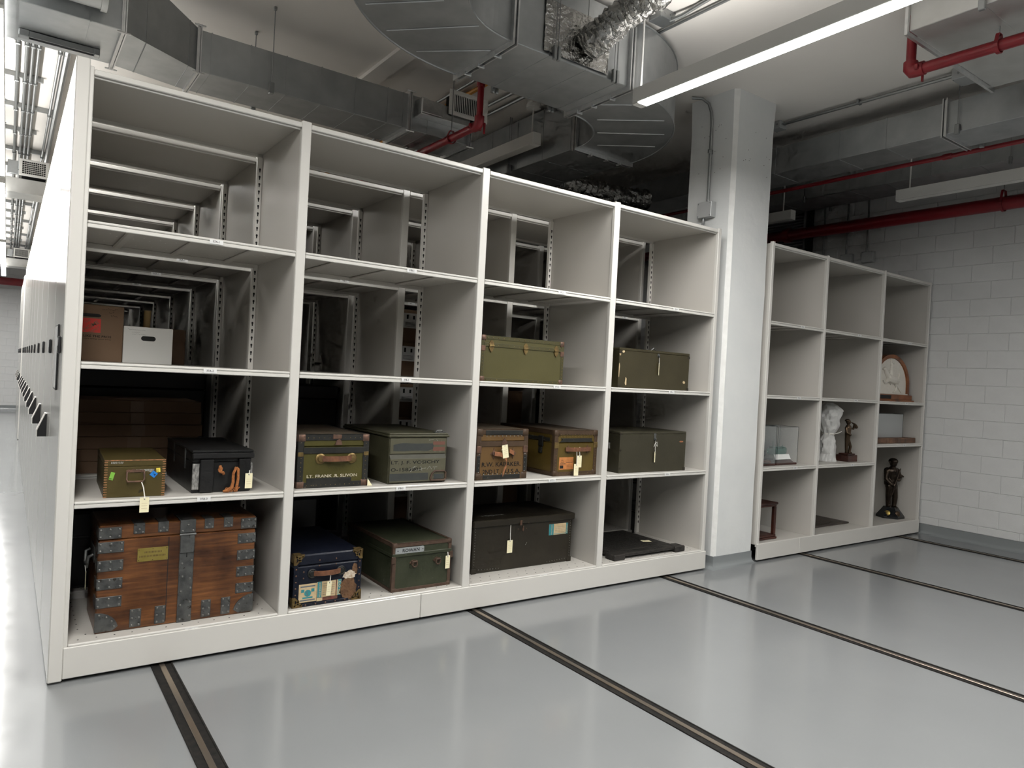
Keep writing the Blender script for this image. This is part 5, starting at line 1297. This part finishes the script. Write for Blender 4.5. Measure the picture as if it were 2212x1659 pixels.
figure(T, 'soldier', [
    ([(-.035, 0, zb_), (-.04, .0, zb_+.13), (-.035, 0, zb_+.27)], [.028, .034, .042]), ([(.035, -.01, zb_), (.042, -.015, zb_+.13), (.035, 0, zb_+.27)], [.028, .034, .042]),
    ([(-.035, -.04, zb_+.005), (-.035, .01, zb_+.01)], [.02, .026]), ([(.035, -.05, zb_+.005), (.035, 0, zb_+.01)], [.02, .026]),
    ([(0, 0, zb_+.26), (0, .005, zb_+.36), (0, .005, zb_+.46)], [.062, .058, .066]), ([(-.06, .005, zb_+.47), (.06, .005, zb_+.47)], .036),
    ([(-.07, .0, zb_+.46), (-.09, -.01, zb_+.36), (-.05, -.07, zb_+.30)], [.034, .03, .022]), ([(.07, .0, zb_+.46), (.095, -.01, zb_+.37), (.04, -.075, zb_+.36)], [.034, .03, .022]),
    ([(0, 0, zb_+.48), (0, -.005, zb_+.53)], [.03, .03]), ([(-.07, -.05, zb_+.05), (-.02, -.085, zb_+.28), (.05, -.08, zb_+.50)], [.01, .012, .009]),
    ([(.09, -.02, zb_+.42), (.13, -.03, zb_+.40)], [.015, .012]), ([(-.02, .06, zb_+.3), (-.02, .07, zb_+.46)], [.04, .045])],
    [((0, -.01, zb_+.565), .044, (1, 1.1, 1.15)), ((0, -.005, zb_+.59), .056, (1, 1.1, .75)), ((-.05, .01, zb_+.27), .03, (1, 1, 1.2)), ((.05, .01, zb_+.27), .03, (1, 1, 1.2))], 'bronze_dark', .0065)
# wrapped statue
T = thing('wrapped_statue', 'tall statue wrapped in crumpled white plastic', 'statue', (7.36, .22, RLV[2]))
def wrapped(prof, n, seed, amp, off):
    mb = MB(); k = len(prof)
    for i, (r, z, ox) in enumerate(prof):
        for j in range(n):
            a = 2*PI*j/n; d_ = 1+amp*noise.noise(Vector((math.cos(a)*2.2+seed, math.sin(a)*2.2, z*9)))+amp*.5*noise.noise(Vector((math.cos(a)*5, math.sin(a)*5+seed, z*20)))
            mb.v.append((off[0]+ox+r*d_*math.cos(a), off[1]+r*d_*math.sin(a)*.8, z))
    for i in range(k-1):
        for j in range(n): mb.f.append([i*n+j, i*n+(j+1) % n, (i+1)*n+(j+1) % n, (i+1)*n+j]); mb.m.append(0)
    mb.f += [list(range(n))[::-1], [(k-1)*n+j for j in range(n)]]; mb.m += [0, 0]
    return mb
def lerp_prof(keys, m):
    o_ = []
    for i in range(m):
        t_ = keys[0][1]+(keys[-1][1]-keys[0][1])*i/(m-1)
        for a, b in zip(keys, keys[1:]):
            if a[1] <= t_ <= b[1]+1e-9:
                q_ = (t_-a[1])/(b[1]-a[1]); o_.append((a[0]+(b[0]-a[0])*q_, t_, a[2]+(b[2]-a[2])*q_)); break
    return o_
keys = [(.13, .002, .03), (.125, .03, .03), (.10, .08, .05), (.10, .16, .04), (.095, .24, .03), (.06, .31, .05), (.10, .37, .06), (.13, .46, .05), (.155, .53, .06), (.15, .58, .06), (.1, .64, .03), (.05, .668, .02)]
wrapped(lerp_prof(keys, 60), 34, 2, .3, (0, 0)).build('plastic_wrap', 'plastic_wrap', T, smooth=30)
mb = MB(); mb.lathe([(.062, .305), (.068, .312), (.062, .32)], 18, (.05, 0, 0)); mb.tube([(.1, -.05, .315), (.16, -.07, .33), (.2, -.07, .345)], .004, 5); mb.build('tie_string', 'string', T)
T = thing('wrapped_bundle', 'rounded object in a white plastic bag left of the wrapped statue', 'bundle', (7.06, .26, RLV[2]))
keys = [(.14, .002, 0), (.15, .05, 0), (.155, .15, 0), (.14, .25, 0), (.11, .31, 0), (.05, .345, 0), (.01, .35, 0)]
wrapped(lerp_prof(keys, 40), 32, 7, .12, (0, 0)).build('plastic_bag', 'bag_wrap', T, smooth=35)
# small bronze
T = thing('bronze_statuette', 'small bronze figure blowing a horn on a square brown base', 'statue', (7.68, .14, RLV[2]))
mb = MB(); mb.cbox(-.1, .1, -.075, .075, 0, .075, .004); mb.cbox(-.075, .075, -.06, .06, .075, .092, .004); mb.build('wood_base', 'mahogany', T)
figure(T, 'figure', [
    ([(-.01, 0, .1), (-.015, .0, .19), (-.01, 0, .27)], [.017, .02, .026]), ([(.03, -.01, .1), (.035, -.02, .17), (.005, 0, .25)], [.015, .018, .026]),
    ([(0, 0, .26), (-.01, -.005, .33), (-.005, -.005, .39)], [.03, .034, .036]), ([(-.035, 0, .385), (.03, 0, .39)], .02), ([(.035, 0, .385), (.075, -.02, .375), (.06, -.04, .43)], [.016, .014, .012]),
    ([(-.04, 0, .38), (-.05, -.02, .33), (-.02, -.045, .31)], [.016, .014, .012]), ([(-.01, -.0, .4), (-.015, -.01, .43)], [.014, .014]), ([(.02, -.03, .45), (.075, -.04, .43), (.095, -.045, .40)], [.008, .012, .02]), ([(.02, -.02, .1), (.045, -.03, .098)], [.012, .01])],
    [((-.015, -.01, .455), .026, (1, 1.1, 1.15)), ((-.02, 0, .472), .03, (1.1, 1.1, .6))], 'bronze', .005)
# ship models under clear covers
T = thing('ship_model', 'green-hulled model ship under a clear cover on a dark wooden base', 'model', (6.21, .07, RLV[2]))
mb = MB(); mb.cbox(0, .36, 0, .22, 0, .022, .004); mb.add([(.02, .02, .022), (.34, .02, .022), (.34, .2, .022), (.02, .2, .022), (.05, .05, .05), (.31, .05, .05), (.31, .17, .05), (.05, .17, .05)], [(0, 1, 5, 4), (1, 2, 6, 5), (2, 3, 7, 6), (3, 0, 4, 7), (4, 5, 6, 7)]); mb.build('base', 'mahogany', T)
mb = MB(); secs = [(-.02, .001, .115), (.03, .02, .095), (.1, .034, .085), (.2, .036, .085), (.28, .03, .09), (.31, .018, .105)]
for x, wd, z0 in secs: mb.v += [(x, .11-wd, .165), (x, .11-wd*.7, z0+.01), (x, .11, z0), (x, .11+wd*.7, z0+.01), (x, .11+wd, .165)]
for i in range(5):
    for k in range(4): mb.f.append([i*5+k, i*5+k+1, (i+1)*5+k+1, (i+1)*5+k]); mb.m.append(0)
    mb.f.append([i*5, (i+1)*5, (i+1)*5+4, i*5+4]); mb.m.append(0)
mb.f += [[0, 1, 2, 3, 4], [25, 26, 27, 28, 29]]; mb.m += [0, 0]
mb.build('hull', 'ship_green', T)
mb = MB(); mb.cbox(.05, .12, .085, .135, .165, .185, .003); mb.cbox(.15, .22, .09, .13, .165, .18, .003); mb.cbox(.24, .28, .09, .13, .165, .182, .003)
for x, h_ in ((.08, .24), (.17, .22), (.25, .2)): mb.tube([(x, .11, .165), (x, .11, h_)], .003, 5)
mb.build('deckhouse', 'ship_green', T)
MB().tube([(.1, .11, .048), (.1, .11, .09)], .004, 6).tube([(.22, .11, .048), (.22, .11, .09)], .004, 6).build('stand_pins', 'brass_dim', T)
o = MB().cbox(-.05, .22, -.035, -.031, .0, .058, .001); rx_ = Matrix.Rotation(-.5, 3, 'X')
o.xf(lambda v: rx_ @ (v-Vector((0, -.03, .0)))+Vector((.07, .03, .055))); o.build('placard', 'placard', T)
def cover(T, x0, x1, y0, y1, z0, z1):
    t_ = .003; mb = MB(); mb.box(x0, x1, y0, y0+t_, z0, z1); mb.box(x0, x1, y1-t_, y1, z0, z1); mb.box(x0, x0+t_, y0+t_, y1-t_, z0, z1); mb.box(x1-t_, x1, y0+t_, y1-t_, z0, z1); mb.box(x0, x1, y0, y1, z1, z1+t_)
    mb.build('clear_cover', 'acrylic', T)
    mb = MB(); c4 = [(x0, y0), (x1, y0), (x1, y1), (x0, y1)]
    for i in range(4):
        a, b = c4[i], c4[(i+1) % 4]; mb.tube([(a[0], a[1], z0), (a[0], a[1], z1)], .0022, 4); mb.tube([(a[0], a[1], z1), (b[0], b[1], z1)], .0022, 4)
    mb.build('cover_edges', 'acrylic_edge', T, kind='stuff')
cover(T, .0, .36, .0, .22, .0225, .40)
T = thing('ship_model', 'dark model ship under a clear cover at the left upright', 'model', (5.87, .06, RLV[2]))
mb = MB(); mb.cbox(0, .31, 0, .2, 0, .02, .004); mb.cbox(.03, .28, .03, .17, .02, .05, .01); mb.build('base', 'mahogany', T)
mb = MB(); mb.cbox(.04, .26, .08, .12, .09, .15, .012); mb.cbox(.1, .16, .085, .115, .15, .2, .004); mb.tube([(.14, .1, .04), (.14, .1, .09)], .004, 6); mb.tube([(.18, .1, .15), (.18, .1, .26)], .003, 5); mb.build('hull', 'ship_dark', T)
cover(T, .005, .305, .005, .195, .0205, .41)
# wooden display case
T = thing('display_case', 'reddish brown wooden frame case on the lowest shelf beside the column', 'display', (5.86, .08, RLV[3]))
mb = MB(); mb.cbox(-.01, .42, -.012, .33, 0, .022, .004); mb.cbox(.0, .41, -.004, .32, .022, .045, .004); mb.build('case_base', 'mahogany', T)
mb = MB(); mb.cbox(-.01, .42, -.012, .33, .355, .38, .006); mb.cbox(0, .41, 0, .32, .335, .355, .004); mb.build('case_top', 'mahogany', T)
for x in (.0, .375):
    for y in (.0, .285): MB().cbox(x, x+.035, y, y+.035, .045, .335, .003).build('post', 'mahogany', T)
MB().box(.036, .374, .296, .299, .046, .334).build('glass_pane', 'acrylic', T)
MB().box(.389, .392, .036, .284, .046, .334).build('glass_pane', 'acrylic', T)
tag(MB().lathe([(.05, 0), (.055, .012), (.02, .02), (.015, .05), (.035, .075), (.04, .1), (.028, .12), (.01, .13)], 18, (6.02, .24, RLV[3]+.0455)).build('small_urn', 'bronze_dark', smooth=40), 'small dark metal ornament inside the wooden frame case', 'ornament')
# dark plaque on the bottom shelf
T = thing('flat_plaque', 'thin dark brown plaque lying flat on the lowest middle shelf', 'plaque', (7.03, .22, RLV[3]))
MB().cbox(0, .93, 0, .43, 0, .02, .004).build('board', 'plaque_dark', T); MB().cbox(.05, .88, .05, .38, .02, .024, .003).build('raised_border', 'plaque_dark', T)
mb = MB()
for k in range(8): mb.box(.12, .8-.06*(k % 3), .09+k*.033, .1+k*.033, .024, .0252)
mb.build('lettering_lines', 'bronze', T, kind='stuff')
